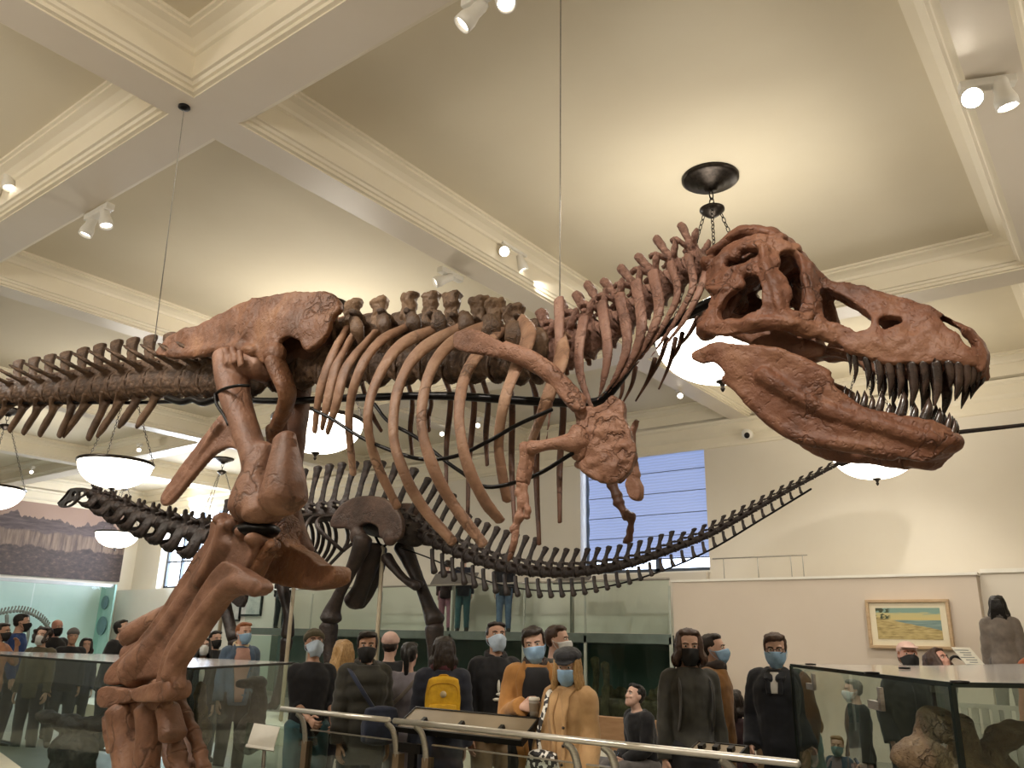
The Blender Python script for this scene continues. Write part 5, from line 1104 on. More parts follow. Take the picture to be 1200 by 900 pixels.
# two small pictures and a door on the lower wall behind the big knee
for (a0, b0, a1, b1), lb in (((262, 694, 281, 728), 'small framed chart on the pale wall behind the big shin'), ((286, 690, 306, 722), 'second framed chart on the pale wall, nearer the mount post')):
    p, q_ = atY(a0, b0, YB-.52), atY(a1, b1, YB-.52); r = empty('framed_picture', tuple(p)); tag(r, lb, 'picture')
    put('frame', MB().box((p[0], YB-.56, q_[2]), (q_[0], YB-.51, p[2])), m_black, r); put('print', MB().box((p[0]+.05, YB-.565, q_[2]+.05), (q_[0]-.05, YB-.56, p[2]-.05)), mat('chart_print', 'c5c8c4', '9aa0a0', scale=3), r); keep_world(r)
# bench, right platform and its rails
bn = empty('bench', (0, 0, 0)); tag(bn, 'wooden backed bench with grey seat under the lower walkway glass', 'bench')
a, b = atD(688, 835, 8.9), atD(765, 838, 8.9); yb = 8.15
x0, x1 = atY(685, 850, yb)[0], atY(800, 850, yb)[0]
put('seat', MB().box((x0, yb-.45, .40), (x1, yb, .46)), mat('bench_grey', '6e6c70', '636165', rough=.5), bn, bevel=.01); put('backrest', MB().box((x0, yb, .52), (x1, yb+.05, .86)), mat('bench_wood', 'b08a63', 'a07a55', rough=.5, scale=5, stretch=(1, 1, 6)), bn, bevel=.01)
for x in (x0+.1, x1-.15): put('leg', MB().box((x, yb-.42, 0), (x+.06, yb-.36, .40)).box((x, yb-.06, 0), (x+.06, yb, .52)), m_steel, bn)
keep_world(bn)
put_p = MB().box((-1.9, 11.3, 0), (3.5, 13.4, .62)); tag(put('raised_platform', put_p, mat('platform_stone', 'a79f92', '9a9285', rough=.5), bevel=.01), 'raised stone platform the woman in the grey coat stands on', 'platform')
gr = empty('platform_railing', (0, 11.2, 0)); tag(gr, 'pale slatted railing in front of the raised platform at the right', 'railing')
for px in (1130, 1142, 1154, 1166, 1180, 1194): x = atY(px, 830, 11.2)[0]; put('slat', MB().box((x-.035, 11.18, .05), (x+.035, 11.22, .98)), mat('railing_paint', 'b3aca0', 'a59e92', rough=.4), gr)
x0, x1 = atY(1122, 830, 11.2)[0], atY(1240, 830, 11.2)[0]
put('top_bar', MB().box((x0, 11.17, .98), (x1, 11.23, 1.03)), _mats['railing_paint'], gr); put('bottom_bar', MB().box((x0, 11.17, .12), (x1, 11.23, .17)), _mats['railing_paint'], gr); put('foot', MB().box((x0, 11.15, 0), (x0+.06, 11.25, .12)).box((x1-.06, 11.15, 0), (x1, 11.25, .12)), _mats['railing_paint'], gr); keep_world(gr)
# tilted label on the right
r = empty('label_stand', (0, 0, 0)); tag(r, 'white tilted printed label on a black arm between the cap wearer and the grey-coated woman', 'label stand')
c = atD(1136, 771, 8.2); ax_ = unit(_r0); ay_ = unit(np.array([0, 0, 1])+.8*np.array([-.606, .795, 0])-.35*_r0)
put('plate', MB().obox(c, .19, .26, .012, ax_, ay_), m_boardf, r, bevel=.004)
q = MB()
for k in range(7): q.obox(c+ay_*(.09-k*.03)+np.cross(ax_, ay_)*(.008)+ax_*(.0 if k % 3 else -.02), .14-.03*(k % 3), .008, .004, ax_, ay_)
put('print', q, mat('print_grey', '8d918e', '7f8380'), r); put('arm', MB().loft([c-np.array([0, -.02, .03]), c-_r0*.25+np.array([0, .1, -.12]), np.array([c[0]-.3, c[1]+.15, .02])], .014, n=8, m=20), m_black, r, True); keep_world(r)
# ------------------------------------------------------------------ people
SK = mat('skin_fair', 'd0ac98', 'c49c88', rough=.5, scale=14, spec=.35); SK2 = mat('skin_tan', 'b8917a', 'a9826b', rough=.5, scale=14, spec=.35); SK3 = mat('skin_ruddy', 'cc9a88', 'bd8876', rough=.45, scale=14)
def cl(name, col, col2=None, rough=.85, scale=10, bump=.15, bscale=140, **k): return mat(name, col, col2, rough=rough, scale=scale, bump=bump, bscale=bscale, dist=.004, sheen=.15, **k)
HAIR = {k: mat('hair_'+k, a, b, rough=.45, scale=60, stretch=(3, 3, .35), bump=.5, bscale=120, dist=.004) for k, a, b in (('black', '1a1614', '0d0b0a'), ('brown', '4a3020', '2c1b12'), ('dark', '2b1d16', '17100c'), ('blonde', 'b8935f', '83623a'), ('ginger', 'a06236', '7a4524'), ('grey', '8d867e', '5d5750'), ('sandy', '9a7a52', '6e5335'))}
m_eye = mat('eye_white', 'd8d2c8', 'cfc8bc', rough=.2); m_iris = mat('eye_dark', '2a1c14', '1c120c', rough=.15)
MASK = {k: mat('mask_'+k, a, b, rough=.7, scale=30, bump=.1, bscale=80) for k, a, b in (('blue', '93b3cf', '86a6c4'), ('white', 'd9d9d6', 'cccccb'), ('black', '1b191a', '131112'), ('pale', 'b9c9d8', 'aebfd0'), ('teal', '5f9aa0', '4f8a90'))}
m_glas = mat('spectacle_frame', '1a1512', '0f0c0a', rough=.25); m_shoe = mat('shoe_leather', '2c2522', '1f1a18', rough=.5)
HEADR = [(-.235, .022, .075, .045), (-.222, .042, .09, .02), (-.20, .055, .096, -.012), (-.17, .063, .097, -.05), (-.135, .069, .094, -.078), (-.10, .073, .092, -.091), (-.06, .074, .088, -.096), (-.03, .063, .068, -.083), (-.012, .043, .042, -.058), (-.002, .014, .01, -.022)]
def headr(z): 
    zs = [h[0] for h in HEADR]; return [float(np.interp(z, zs, [h[k] for h in HEADR])) for k in (1, 2, 3)]
def headpt(a, z, off=0):
    w, f, b = headr(z); c = (f+b)/2; return np.array([(w+off)*math.sin(a), c+((f-b)/2+off)*math.cos(a), z])
PROF = {'m': [(.84, .150, .105), (.93, .165, .118), (1.03, .155, .112), (1.13, .155, .11), (1.25, .178, .12), (1.34, .185, .115), (1.40, .165, .098), (1.445, .105, .078), (1.48, .066, .062)],
        'f': [(.84, .158, .11), (.93, .168, .12), (1.03, .140, .10), (1.13, .135, .10), (1.25, .152, .125), (1.34, .158, .108), (1.40, .140, .09), (1.445, .09, .072), (1.48, .058, .056)]}
def rotm(yaw=0, pitch=0, roll=0): return np.array(Matrix.Rotation(yaw, 3, 'Z') @ Matrix.Rotation(pitch, 3, 'X') @ Matrix.Rotation(roll, 3, 'Y'))
def hand_mb(w, d, nrm, side, curl=.5, spread=.1, s=1., thumb=.6):
    """hand at wrist w: d = finger direction, nrm = out of the back of the hand, side=+1 when the thumb lies towards cross(d, nrm)"""
    mb = MB(); d = unit(d); nrm = unit(np.array(nrm)-(np.array(nrm)@d)*d); t = np.cross(d, nrm)*side; w = np.array(w, float)
    mb.loft([w-d*.02, w+d*.015, w+d*.05, w+d*.088], [.026*s, .03*s, .04*s, .039*s], [.02*s, .018*s, .015*s, .013*s], n=12, ref=nrm, m=10)
    for k, (off, L) in enumerate(((.030, .074), (.010, .082), (-.011, .076), (-.031, .06))):
        p = w+d*(.083-.006*abs(k-1.2))*s+t*off*s; dd = unit(d+t*off*spread*8); pts = [p-dd*.015*s, p]; ang = 0
        for j, (fr_, c_) in enumerate(((.45, .55), (.32, 1.), (.23, .7))):
            ang += curl*c_; q = dd*math.cos(ang)-nrm*math.sin(ang); p = p+q*L*fr_*s; pts.append(p)
        r = .0092*s*(.9 if k == 3 else 1); mb.loft(pts, [r*1.05, r*1.05, r, r*.92, r*.72], n=8, m=14)
    p = w+d*.02*s+t*.028*s; q1 = unit(d*.75+t*.8-nrm*.25*thumb); q2 = unit(d*.95+t*.15-nrm*.5*thumb)
    mb.loft([p-q1*.01*s, p+q1*.022*s, p+q1*.042*s, p+q1*.042*s+q2*.026*s, p+q1*.042*s+q2*.046*s], [.0135*s, .013*s, .0105*s, .0095*s, .0075*s], n=8, m=12)
    return mb
def ik(S, W, hint, l1, l2):
    S, W = np.array(S, float), np.array(W, float); v = W-S; d = np.linalg.norm(v)
    if d > (l1+l2)*.995: W = S+v/d*(l1+l2)*.995; d = (l1+l2)*.995
    u = unit(W-S); a = (l1*l1-l2*l2+d*d)/(2*d); h = math.sqrt(max(1e-6, l1*l1-a*a)); n_ = np.array(hint, float); n_ = unit(n_-(n_@u)*u); return S+u*a+n_*h, W
def join_mesh(a, b):
    bm = bmesh.new(); bm.from_mesh(a); bm.from_mesh(b); bm.to_mesh(a); bm.free(); bpy.data.meshes.remove(b); a.polygons.foreach_set('use_smooth', [True]*len(a.polygons)); return a
def shell(mb, fn, us, vs_, th):
    """closed shell: fn(u, v) -> outer point, thickened towards the axis by th"""
    P = [[np.array(fn(u, v)) for u in us] for v in vs_]; n, m = len(us), len(vs_); vv = [p for r in P for p in r]
    c = np.array([0, -.0, 0]); inn = []
    for r in P:
        for p in r: q = p.copy(); dr = np.array([q[0], q[1], 0]); inn.append(q-unit(dr)*th)
    fs = []; N = n*m
    for j in range(m-1):
        for i in range(n-1): a = j*n+i; fs += [(a, a+1, a+n+1, a+n), (N+a+n, N+a+n+1, N+a+1, N+a)]
    for i in range(n-1): fs += [(i+1, i, N+i, N+i+1), ((m-1)*n+i, (m-1)*n+i+1, N+(m-1)*n+i+1, N+(m-1)*n+i)]
    for j in range(m-1): fs += [(j*n, (j+1)*n, N+(j+1)*n, N+j*n), ((j+1)*n+n-1, j*n+n-1, N+j*n+n-1, N+(j+1)*n+n-1)]
    return mb.add(vv+inn, fs)
def person(label, px, ytop, D, face=0, sex='m', skin=SK, top=None, hem=.80, slv=1., fit=.022, puff=0, opens=None, legs=None, hair='short', hc='dark', mask=None, hat=None, hatm=None, glasses=False,
           hy=0, hp=0, hr=0, lean=0, R=None, L=None, Rh=None, Lh=None, sit=False, floor=0., hero=False, collar=None, scarf=None, shoes=m_shoe, hk=1., H=None, Y=None, build=1., skirt=None, curl=(.5, .5), logo=None, group=None):
    if Y is not None: p = atY(px, ytop, Y); xx, yy = p[0], p[1]; 
    else: p = atD(px, ytop, D); xx, yy = p[0], p[1]
    if H is None: H = p[2]-floor
    Hs = (H+.42) if sit else H
    s = Hs/1.75; c = unit(np.array([-xx, -yy, 0])); rt = np.array([-c[1], c[0], 0]); fa = math.radians(face); f = c*math.cos(fa)+rt*math.sin(fa)
    fx = np.cross(f, (0, 0, 1)); z0 = floor
    T4 = Matrix(((fx[0]*s, f[0]*s, 0, xx), (fx[1]*s, f[1]*s, 0, yy), (0, 0, s, z0), (0, 0, 0, 1)))
    drop = -.42 if sit else 0
    Lr = rotm(0, -math.radians(lean)); hipc = np.array([0, 0, .92])
    def up(p): p = np.array(p, float); return Lr@(p-hipc)+hipc+np.array([0, 0, drop])
    Hd = Lr@rotm(math.radians(hy), -math.radians(hp), math.radians(hr)); nb = np.array([0, -.005, 1.535])
    def hd(p): return up(nb)+Hd@((np.array(p, float)+np.array([0, .014, 1.735])-nb)*hk)
    def hmb(mb): mb.v = [tuple(hd(v)) for v in mb.v]; return mb
    vx = .0075 if hero else .012
    prof = [(z, w*.87, d*.95) for z, w, d in PROF[sex]]
    # skeleton
    sh = {1: up((.152*build, -.015, 1.40)), -1: up((-.152*build, -.015, 1.40))}
    Wt = {1: R or (.205*build, .05, .86), -1: L or (-.205*build, .05, .86)}
    el, wr = {}, {}
    for sd in (1, -1): el[sd], wr[sd] = ik(sh[sd], up(Wt[sd]), (sd*.30, -.85, -.35), .285, .255)
    if sit: hip = {sd: np.array([sd*.09, .02, .50]) for sd in (1, -1)}; kn = {sd: np.array([sd*.13, .43, .50]) for sd in (1, -1)}; an = {sd: np.array([sd*.12, .40, .09]) for sd in (1, -1)}
    else: hip = {sd: np.array([sd*.09, 0, .90]) for sd in (1, -1)}; kn = {sd: np.array([sd*.10, .015, .49]) for sd in (1, -1)}; an = {sd: np.array([sd*.105, -.02, .09]) for sd in (1, -1)}
    # body: one continuous figure
    b = MB(); b.loft([up((0, -.005, z)) for z, _, _ in prof], [w*build for _, w, _ in prof], [d for _, _, d in prof], n=18, ref=Lr@np.array([0, 1., 0]), m=20)
    b.loft([up((0, -.012, 1.44)), up((0, -.008, 1.50)), hd((0, -.015, -.19)), hd((0, -.012, -.12))], [.06, .052, .052, .05], n=14, m=10)
    for sd in (1, -1):
        b.loft([sh[sd]+(up((0, 0, 1.38))-sh[sd])*.35, sh[sd], (sh[sd]+el[sd])/2, el[sd], el[sd]+(wr[sd]-el[sd])*.35, wr[sd]], [.05, .052, .045, .038, .04, .026], n=12, m=24)
        b.loft([hip[sd], hip[sd]+(kn[sd]-hip[sd])*.4, kn[sd], kn[sd]+(an[sd]-kn[sd])*.35, an[sd]], [.088, .08, .056, .054, .036], n=12, m=20)
        b.loft([an[sd]+np.array([0, -.04, -.045]), an[sd]+np.array([0, .04, -.045]), an[sd]+np.array([sd*.01, .15, -.06])], [.034, .042, .036], [.035, .035, .02], n=10, ref=(0, 0, 1))
    hm = MB(); vs = []; n = 20
    for z, w, fy, by_ in HEADR:
        for k in range(n):
            a = 2*pi*k/n; sx, cx = math.sin(a), math.cos(a); vs.append(((np.sign(sx)*abs(sx)**.92)*w, (fy+by_)/2+(np.sign(cx)*abs(cx)**.92)*(fy-by_)/2, z))
    m_ = len(HEADR); fs = [(i*n+k, i*n+(k+1) % n, (i+1)*n+(k+1) % n, (i+1)*n+k) for i in range(m_-1) for k in range(n)]+[tuple(reversed(range(n))), tuple(range((m_-1)*n, m_*n))]
    hm.add(vs, fs)
    hm.loft([(0, .084, -.098), (0, .100, -.125), (0, .108, -.146), (0, .092, -.158)], [.009, .011, .015, .010], [.008, .012, .013, .008], n=10, m=10)
    for sd in (1, -1):
        hm.ell((sd*.031, .084, -.090), (.024, .010, .008)).ell((sd*.036, .080, -.14), (.022, .014, .016)).ell((sd*.0735, -.006, -.118), (.010, .021, .031)).ell((sd*.012, .096, -.150), (.009, .008, .007))
    hm.ell((0, .093, -.180), (.023, .007, .006)).ell((0, .091, -.189), (.02, .008, .006)).ell((0, .086, -.212), (.021, .014, .016)); b.join(hmb(hm))
    body = b.solid('person', vx, 2 if hero else 2)
    hands = MB()
    for sd, Hh, cu in ((1, Rh, curl[0]), (-1, Lh, curl[1])):
        d0 = unit(wr[sd]-el[sd]); dd, nn = Hh if Hh else (d0, (sd*1., .15, 0)); hands.join(hand_mb(wr[sd], Lr@np.array(dd, float) if Hh else d0, Lr@np.array(nn, float), 1 if (np.cross(d0 if not Hh else dd, nn)@np.array([0, 1, .4])) > 0 else -1, cu, .1))
    body = join_mesh(body, hands.solid('hands', .0042, 1) if hero else hands.mesh('hands'))
    root = link('person', body, skin); root.matrix_world = T4
    tag(root, label, 'person', group)
    def ch(name, mb, m, vox=None, amp=.0, freq=8, sm=3, par=None):
        me = mb.solid(name, vox, sm, amp, freq) if vox else mb.mesh(name); o = link(name, me, m, par or root); return o
    # eyes and brows
    for sd in (1, -1):
        e = MB().ell((sd*.031, .0835, -.109), (.0125, .011, .0075), 12, 8, mi=0).ell((sd*.031, .0925, -.109), (.0058, .003, .0058), 10, 6, mi=1); ch('eye', hmb(e), [m_eye, m_iris])
        e = MB().loft([(sd*.012, .095, -.094), (sd*.03, .0955, -.088), (sd*.05, .083, -.092)], .004, n=6, m=8); ch('eyebrow', hmb(e), HAIR[hc])
    # upper garment
    gv = .009 if hero else .014
    if top is not None:
        g = MB(); zz = np.linspace(hem, 1.47, 30); pz_, pw, pd_ = [[q[k] for q in prof] for k in range(3)]
        bulk = lambda z: fit+puff*.018*abs(math.sin(z*24))
        low = hem < .86
        w = [(np.interp(z, pz_, pw)*build+bulk(z)+(max(0, .95-z)*.05 if low else 0)) for z in zz]; d = [np.interp(z, pz_, pd_)+bulk(z)+.008+(max(0, .95-z)*.04 if low else 0) for z in zz]
        cen = [up((0, -.005, z)) if (not sit or z > .9) else up((0, .03, max(z, .86))) for z in zz]
        if sit: keep = [i for i, z in enumerate(zz) if z > .87]; zz, w, d, cen = zz[keep], [w[i] for i in keep], [d[i] for i in keep], [cen[i] for i in keep]
        g.loft(cen, w, d, n=24, ref=Lr@np.array([0, 1., 0]), rnd=False)
        for sd in (1, -1):
            E_ = el[sd]+(wr[sd]-el[sd])*max(0, (slv*2-1)); pts = [sh[sd]+(up((0, 0, 1.38))-sh[sd])*.3, sh[sd]+np.array([0, 0, -.005]), (sh[sd]+el[sd])/2, el[sd]] + ([el[sd]+(E_-el[sd])*.5, E_] if slv > .55 else [])
            r = [.056, .053, .050, .046, .043, .038][:len(pts)]; P, rr = sm_path(pts, 34, (r,)); rr = rr+fit*.8+np.array([puff*.012*abs(math.sin(k*.75)) for k in range(len(rr))])
            g.loft(P, rr, n=14, rnd=False)
        ch('jacket' if fit > .018 else 'sweater', g, top, gv, .009 if not puff else .004, 9)
        if collar is not None:
            q = MB(); ring = [up((.078*math.sin(a), -.004+.078*math.cos(a)*1.0, 1.478-.028*math.cos(a))) for a in np.linspace(.45, 2*pi-.45, 20)]; q.loft(ring, .022, .032, n=10, ref=(0, 0, 1)); ch('collar', q, collar, gv, .005, 18)
        if opens is not None:
            om, hw_ = opens[:2]; q = MB(); za, zb = (opens[2] if len(opens) > 2 else max(hem, .86)), 1.45
            def fn(u, z):
                wd = np.interp(z, pz_, pw)*build+fit; dp = np.interp(z, pz_, pd_)+fit+.016; a = u*hw_*(.55+.45*min(1, abs(z-za)/.4)); return (wd*math.sin(a), -.005+dp*math.cos(a), z)
            shell(q, fn, np.linspace(-1, 1, 9), np.linspace(za, zb, 14), .02); q.v = [tuple(up(v)) for v in q.v]; ch('shirt', q, om, None)
            for sd in (1, -1):
                q = MB(); P = [np.array(fn(sd*1.12, z))+np.array([0, .008, 0]) for z in np.linspace(za, 1.41, 10)]+[np.array((sd*.072, .03, 1.475))]; q.loft([up(p) for p in P], [.018]*8+[.03, .034, .026], .012, n=10, ref=(0, 1, 0), m=30); ch('lapel', q, top, None)
            for k in range(3 if len(opens) == 2 else 0): ch('button', MB().ell(up(np.array(fn(-1.15, za+.1+k*.12))+np.array([0, .02, 0])), .011, 8, 6), m_shoe)
        if logo is not None:
            q = MB()
            for dx, dz, rx_, rz_ in logo: q.ell(up((dx, np.interp(dz, pz_, pd_)+fit+.018, dz)), (rx_, .012, rz_), 8, 6)
            ch('chest_print', q, m_white)
    if scarf is not None:
        q = MB(); ring = [up((.088*math.sin(a), -.0+.088*math.cos(a), 1.485+.012*math.sin(2*a))) for a in np.linspace(0, 2*pi, 22)]; q.loft(ring, .03, .04, n=10, ref=(0, 0, 1)); ch('scarf', q, scarf, gv, .008, 20)
    # legs
    lm = legs or cl('dark_denim', '2b3038', '22262d'); q = MB()
    for sd in (1, -1): q.loft([hip[sd]+(np.array([0, 0, .06]) if not sit else np.array([0, -.04, .0])), hip[sd]+(kn[sd]-hip[sd])*.4, kn[sd], kn[sd]+(an[sd]-kn[sd])*.4, an[sd]+np.array([0, 0, -.01])], [.105, .097, .076, .07, .062], n=14, m=24)
    q.loft([up((0, 0, .98)), up((0, 0, .86)) if not sit else np.array([0, .02, .47])], [.165*build, .17*build], [.12, .125], n=18, ref=(0, 1, 0)); ch('trousers', q, lm, gv*1.2, .006, 9)
    for sd in (1, -1):
        q = MB(); A = an[sd]; q.loft([A+np.array([0, -.06, -.05]), A+np.array([0, .0, -.045]), A+np.array([0, .08, -.055]), A+np.array([sd*.01, .17, -.065])], [.038, .045, .05, .038], [.04, .045, .034, .022], n=12, ref=(0, 0, 1), m=14).loft([A+np.array([0, -.02, -.05]), A+np.array([0, -.01, .02])], .05, n=10); ch('shoe', q, shoes, .012, 0)
    # head things
    if hair != 'bald':
        q = MB(); hv = .0075 if hero else .012
        if hat is None: q.ell((0, -.020, -.078), (.084, .096, .086)).ell((0, -.03, -.11), (.079, .076, .08)).ell((.02, .03, -.022), (.06, .05, .028)).ell((-.025, .03, -.024), (.055, .05, .026))
        else: q.ell((0, -.03, -.11), (.081, .078, .075))
        if hair == 'short':
            for sd in (1, -1): q.ell((sd*.068, -.005, -.075), (.014, .035, .05))
        if hair == 'swept':
            q.loft([(-.05, .06, -.03), (-.01, .085, -.025), (.04, .075, -.03), (.07, .03, -.06)], [.02, .026, .024, .016], n=8, m=14); 
            for sd in (1, -1): q.ell((sd*.072, .0, -.085), (.016, .04, .055))
        if hair in ('long', 'bob', 'loose'):
            ln = {'long': .34, 'bob': .17, 'loose': .42}[hair]
            for sd in (1, -1):
                for k in range(4):
                    a = sd*(1.12+k*.40); p0 = headpt(a, -.08, .006); p1 = headpt(a, -.16, .018); e = p1+np.array([sd*(.015+.01*(k % 2)), .0 if k == 0 else -.012, -ln*(.75+.25*random.random())*.6]); q.loft([headpt(a*1.0, -.03, .0), p0, p1, (p1+e)/2+np.array([sd*.012, 0, 0]), e], [.02, .024, .026, .026, .012], n=8, m=16)
            for k in range(5): x = (k-2)*.032; q.loft([(x*.6, -.09, -.04), (x, -.105, -.14), (x*1.15, -.095-.01*random.random(), -.14-ln*.5), (x*1.1, -.09, -.14-ln*(.85+.15*random.random()))], [.03, .034, .03, .012], [.02, .02, .02, .01], n=8, m=16)
        if hair == 'pony': q.loft([(0, -.105, -.07), (0, -.125, -.12), (.005, -.115, -.24), (0, -.105, -.38)], [.03, .03, .026, .01], n=10, m=16).ell((0, -.105, -.085), .028)
        if hair == 'bun': q.ell((0, -.09, -.0), (.045, .042, .042))
        if hair == 'curly':
            for k in range(46):
                a = random.uniform(.75, 2*pi-.75); z = random.uniform(-.24, -.0); q.ell(headpt(a, max(z, -.2), .03), random.uniform(.02, .034), 8, 6)
        ch('hair', hmb(q), HAIR[hc], hv, .0045, 45, 1)
    if mask:
        q = MB(); zt = lambda a: -.134+.016*math.cos(min(1, abs(a))*pi/2)
        def mf(a, t):
            z = zt(a)+(-.243-zt(a))*t; z2 = max(z, -.225); p = headpt(a, z2, .013); g_ = math.exp(-(a/.42)**2); p[1] += g_*(.024*math.exp(-((z+.15)/.04)**2)+.008); p[2] = z-(.0 if t < .9 else .004); p[0] *= (1-.12*max(0, t-.7)/.3)
            if t > .75: p[1] -= .02*(t-.75)/.25
            return p
        shell(q, mf, np.linspace(-1.35, 1.35, 19), np.linspace(0, 1, 12), .005)
        for sd in (1, -1):
            for zz_ in (-.14, -.205): q.loft([mf(sd*1.33, .05 if zz_ > -.2 else .75), (sd*.080, .012, (zz_-.13)/2), (sd*.082, -.012, -.12)], .0022, n=5, m=8)
        ch('face_mask', hmb(q), MASK[mask])
    if hat == 'beanie':
        q = MB().ell((0, -.014, -.055), (.088, .108, .082)); q.loft([headpt(a, -.062+.012*math.cos(a), .012) for a in np.linspace(0, 2*pi, 26)], .009, .024, n=8, ref=(0, 0, 1)); ch('beanie', hmb(q), hatm, .007 if hero else .011, .003, 60, 1)
    if hat == 'cap':
        q = MB().ell((0, -.012, -.06), (.086, .106, .075)).loft([headpt(a, -.055, .006) for a in np.linspace(0, 2*pi, 26)], .006, .016, n=8, ref=(0, 0, 1)); q.loft([(0, .075, -.055), (0, .12, -.058), (0, .165, -.07)], [.08, .078, .05], [.008, .007, .005], n=14, ref=(0, 0, 1), m=8); ch('cap', hmb(q), hatm, .007, .001, 30, 1)
    if hat == 'flatcap':
        q = MB().ell((0, -.01, -.045), (.108, .122, .062)).ell((.01, .03, -.04), (.09, .09, .05)).loft([headpt(a, -.062, .008) for a in np.linspace(0, 2*pi, 26)], .008, .018, n=8, ref=(0, 0, 1)); q.loft([(0, .07, -.065), (0, .11, -.07), (0, .14, -.082)], [.075, .07, .045], [.008, .007, .005], n=14, ref=(0, 0, 1), m=8); ch('cap', hmb(q), hatm, .007, .003, 30, 1)
    if glasses:
        q = MB()
        for sd in (1, -1):
            q.loft([(sd*(.033)+.024*math.cos(a), .104-.004*abs(math.cos(a)), -.112+.02*math.sin(a)) for a in np.linspace(0, 2*pi, 18)], .0026, n=6, rnd=False); q.loft([(sd*.057, .1, -.105), (sd*.076, .05, -.105), (sd*.078, -.005, -.108)], .0022, n=5)
        q.loft([(-.011, .106, -.108), (0, .108, -.105), (.011, .106, -.108)], .0022, n=5); ch('glasses', hmb(q), m_glas)
    W = lambda p: np.array((T4 @ V(p)))
    return dict(root=root, T=T4, up=up, hd=hd, wr=wr, el=el, sh=sh, W=W, s=s, f=f, fx=fx)
C = {k: cl('cloth_'+k, a, b) for k, a, b in (('black', '17161a', '0f0e11'), ('olive', '2f2c22', '24221a'), ('greyco', '938d95', '837e86'), ('navy', '1c2030', '141824'), ('tan', 'b07c40', '9a6a34'), ('camel', 'c09a6c', 'b08a5e'), ('dkolive', '38362e', '2c2a24'), ('mustard', '8d6230', '7a5226'), ('denim', '56687e', '445468'), ('pinkish', 'b58d80', 'a47d70'), ('bluek', '2c4a86', '233c70'), ('olivet', '5a523e', '4a4432'), ('maroon', '3c2226', '2c181c'), ('teal', '5f8f92', '4e7c80'), ('rust', 'a3542c', '8a4423'), ('peach', 'c08868', 'ab7658'), ('greyw', '8a8078', '786f68'), ('grey', '6a6664', '585452'), ('white', 'd6d2ca', 'c8c4bc'), ('burg', '58242e', '421a22'), ('pinkbn', 'd9b8ac', 'c9a698'), ('tealjean', '3f6468', '33555a'), ('pinktr', 'a8707c', '946070'), ('jean', '5c6e88', '4a5b74'), ('khaki', '9c8468', '8a7458'), ('shear', 'd8c8a8', 'c4b290'), ('cream', 'd9d0bd', 'cbc1ac'), ('dkblue', '232b40', '1a2132'))}
J = C['dkblue']
P1 = person('person in a grey beanie and black sweater looking down, hands together, behind the rail', 370, 737, 7.0, 12, top=C['black'], fit=.014, slv=.62, legs=C['tealjean'], hat='beanie', hatm=C['olivet'], mask='pale', hp=-18, skin=SK2, hc='black', R=(.04, .26, 1.02), L=(-.16, .24, 1.0), curl=(1.0, .5), hero=True)
P2 = person('person with long blonde hair seen from behind, left of the dark padded coat', 404, 748, 7.7, 200, 'f', top=C['black'], legs=C['navy'], hair='loose', hc='blonde')
P3 = person('person in a dark olive padded coat and black mask, dark hair, turned to the right', 432, 738, 6.65, 22, top=C['olive'], hem=.72, fit=.036, puff=1, hair='swept', hc='dark', mask='black', hy=-22, skin=SK2, collar=C['olive'], hero=True)
P4 = person('person in a pale pink beanie and black coat seen from behind', 458, 741, 7.9, 170, top=C['black'], hem=.7, fit=.04, hat='beanie', hatm=C['pinkbn'], hc='dark')
P5 = person('person in a lilac grey coat with a black ponytail seen from behind', 480, 751, 7.1, 168, 'f', top=C['greyco'], hem=.62, fit=.035, hair='pony', hc='black', legs=C['black'], R=(.22, .06, .95))
P6 = person('person in a navy padded coat and burgundy scarf, back turned, wearing a yellow backpack', 521, 744, 6.65, 182, 'f', top=C['navy'], hem=.68, fit=.036, puff=1, hair='bob', hc='dark', scarf=C['burg'], legs=C['black'])
P7 = person('person in a black hooded top with a white chest print and white mask, looking down', 582, 728, 6.9, 14, top=C['black'], hem=.82, fit=.03, hair='short', hc='dark', mask='pale', hp=-14, skin=SK2, legs=C['khaki'], collar=C['black'], hero=True, logo=[(.01, 1.25, .013, .05), (-.01, 1.19, .04, .015), (.02, 1.15, .035, .013)])
P8 = person('person in an open tan coat over a black shirt, holding a paper cup', 628, 731, 6.0, 6, top=C['tan'], hem=.62, fit=.035, opens=(C['black'], .62), hair='swept', hc='dark', mask='blue', hp=10, hr=8, hy=-8, R=(.12, .29, 1.20), Rh=((-.75, .55, .1), (.45, .8, .35)), collar=C['burg'] and cl('brown_fleece', '3a2a22', '2a1d17'), curl=(.75, .5), legs=C['black'], hero=True)
P9 = person('person with brown hair and a white mask standing behind the pair in tan coats', 651, 731, 7.0, 70, top=C['dkolive'], fit=.03, hair='short', hc='brown', mask='white')
P10 = person('person in a camel coat, black cap and long blonde hair looking up', 666, 757, 5.55, -28, 'f', top=C['camel'], hem=.55, fit=.035, opens=(C['camel'], .3), hair='loose', hc='blonde', mask='blue', hat='flatcap', hatm=C['black'], hp=12, hy=14, hero=True, build=.92, legs=C['cream'], L=(-.20, .06, .80), R=(.19, .14, .88))
P11 = person('person in a dark olive sweater with long brown hair and a black mask', 806, 734, 5.9, 20, top=C['dkolive'], fit=.016, hem=.88, hair='bob', hc='brown', mask='black', hp=6, hy=-14, legs=C['black'], hero=True, build=1.0, R=(.22, .04, .82))
P12 = person('person in a mustard coat and blue mask seen from the side, behind the olive sweater', 833, 741, 6.6, 78, top=C['mustard'], hem=.66, fit=.04, hair='short', hc='dark', mask='blue', hp=-4, scarf=cl('dark_scarf', '3a2f2a', '2a211d'), legs=C['black'])
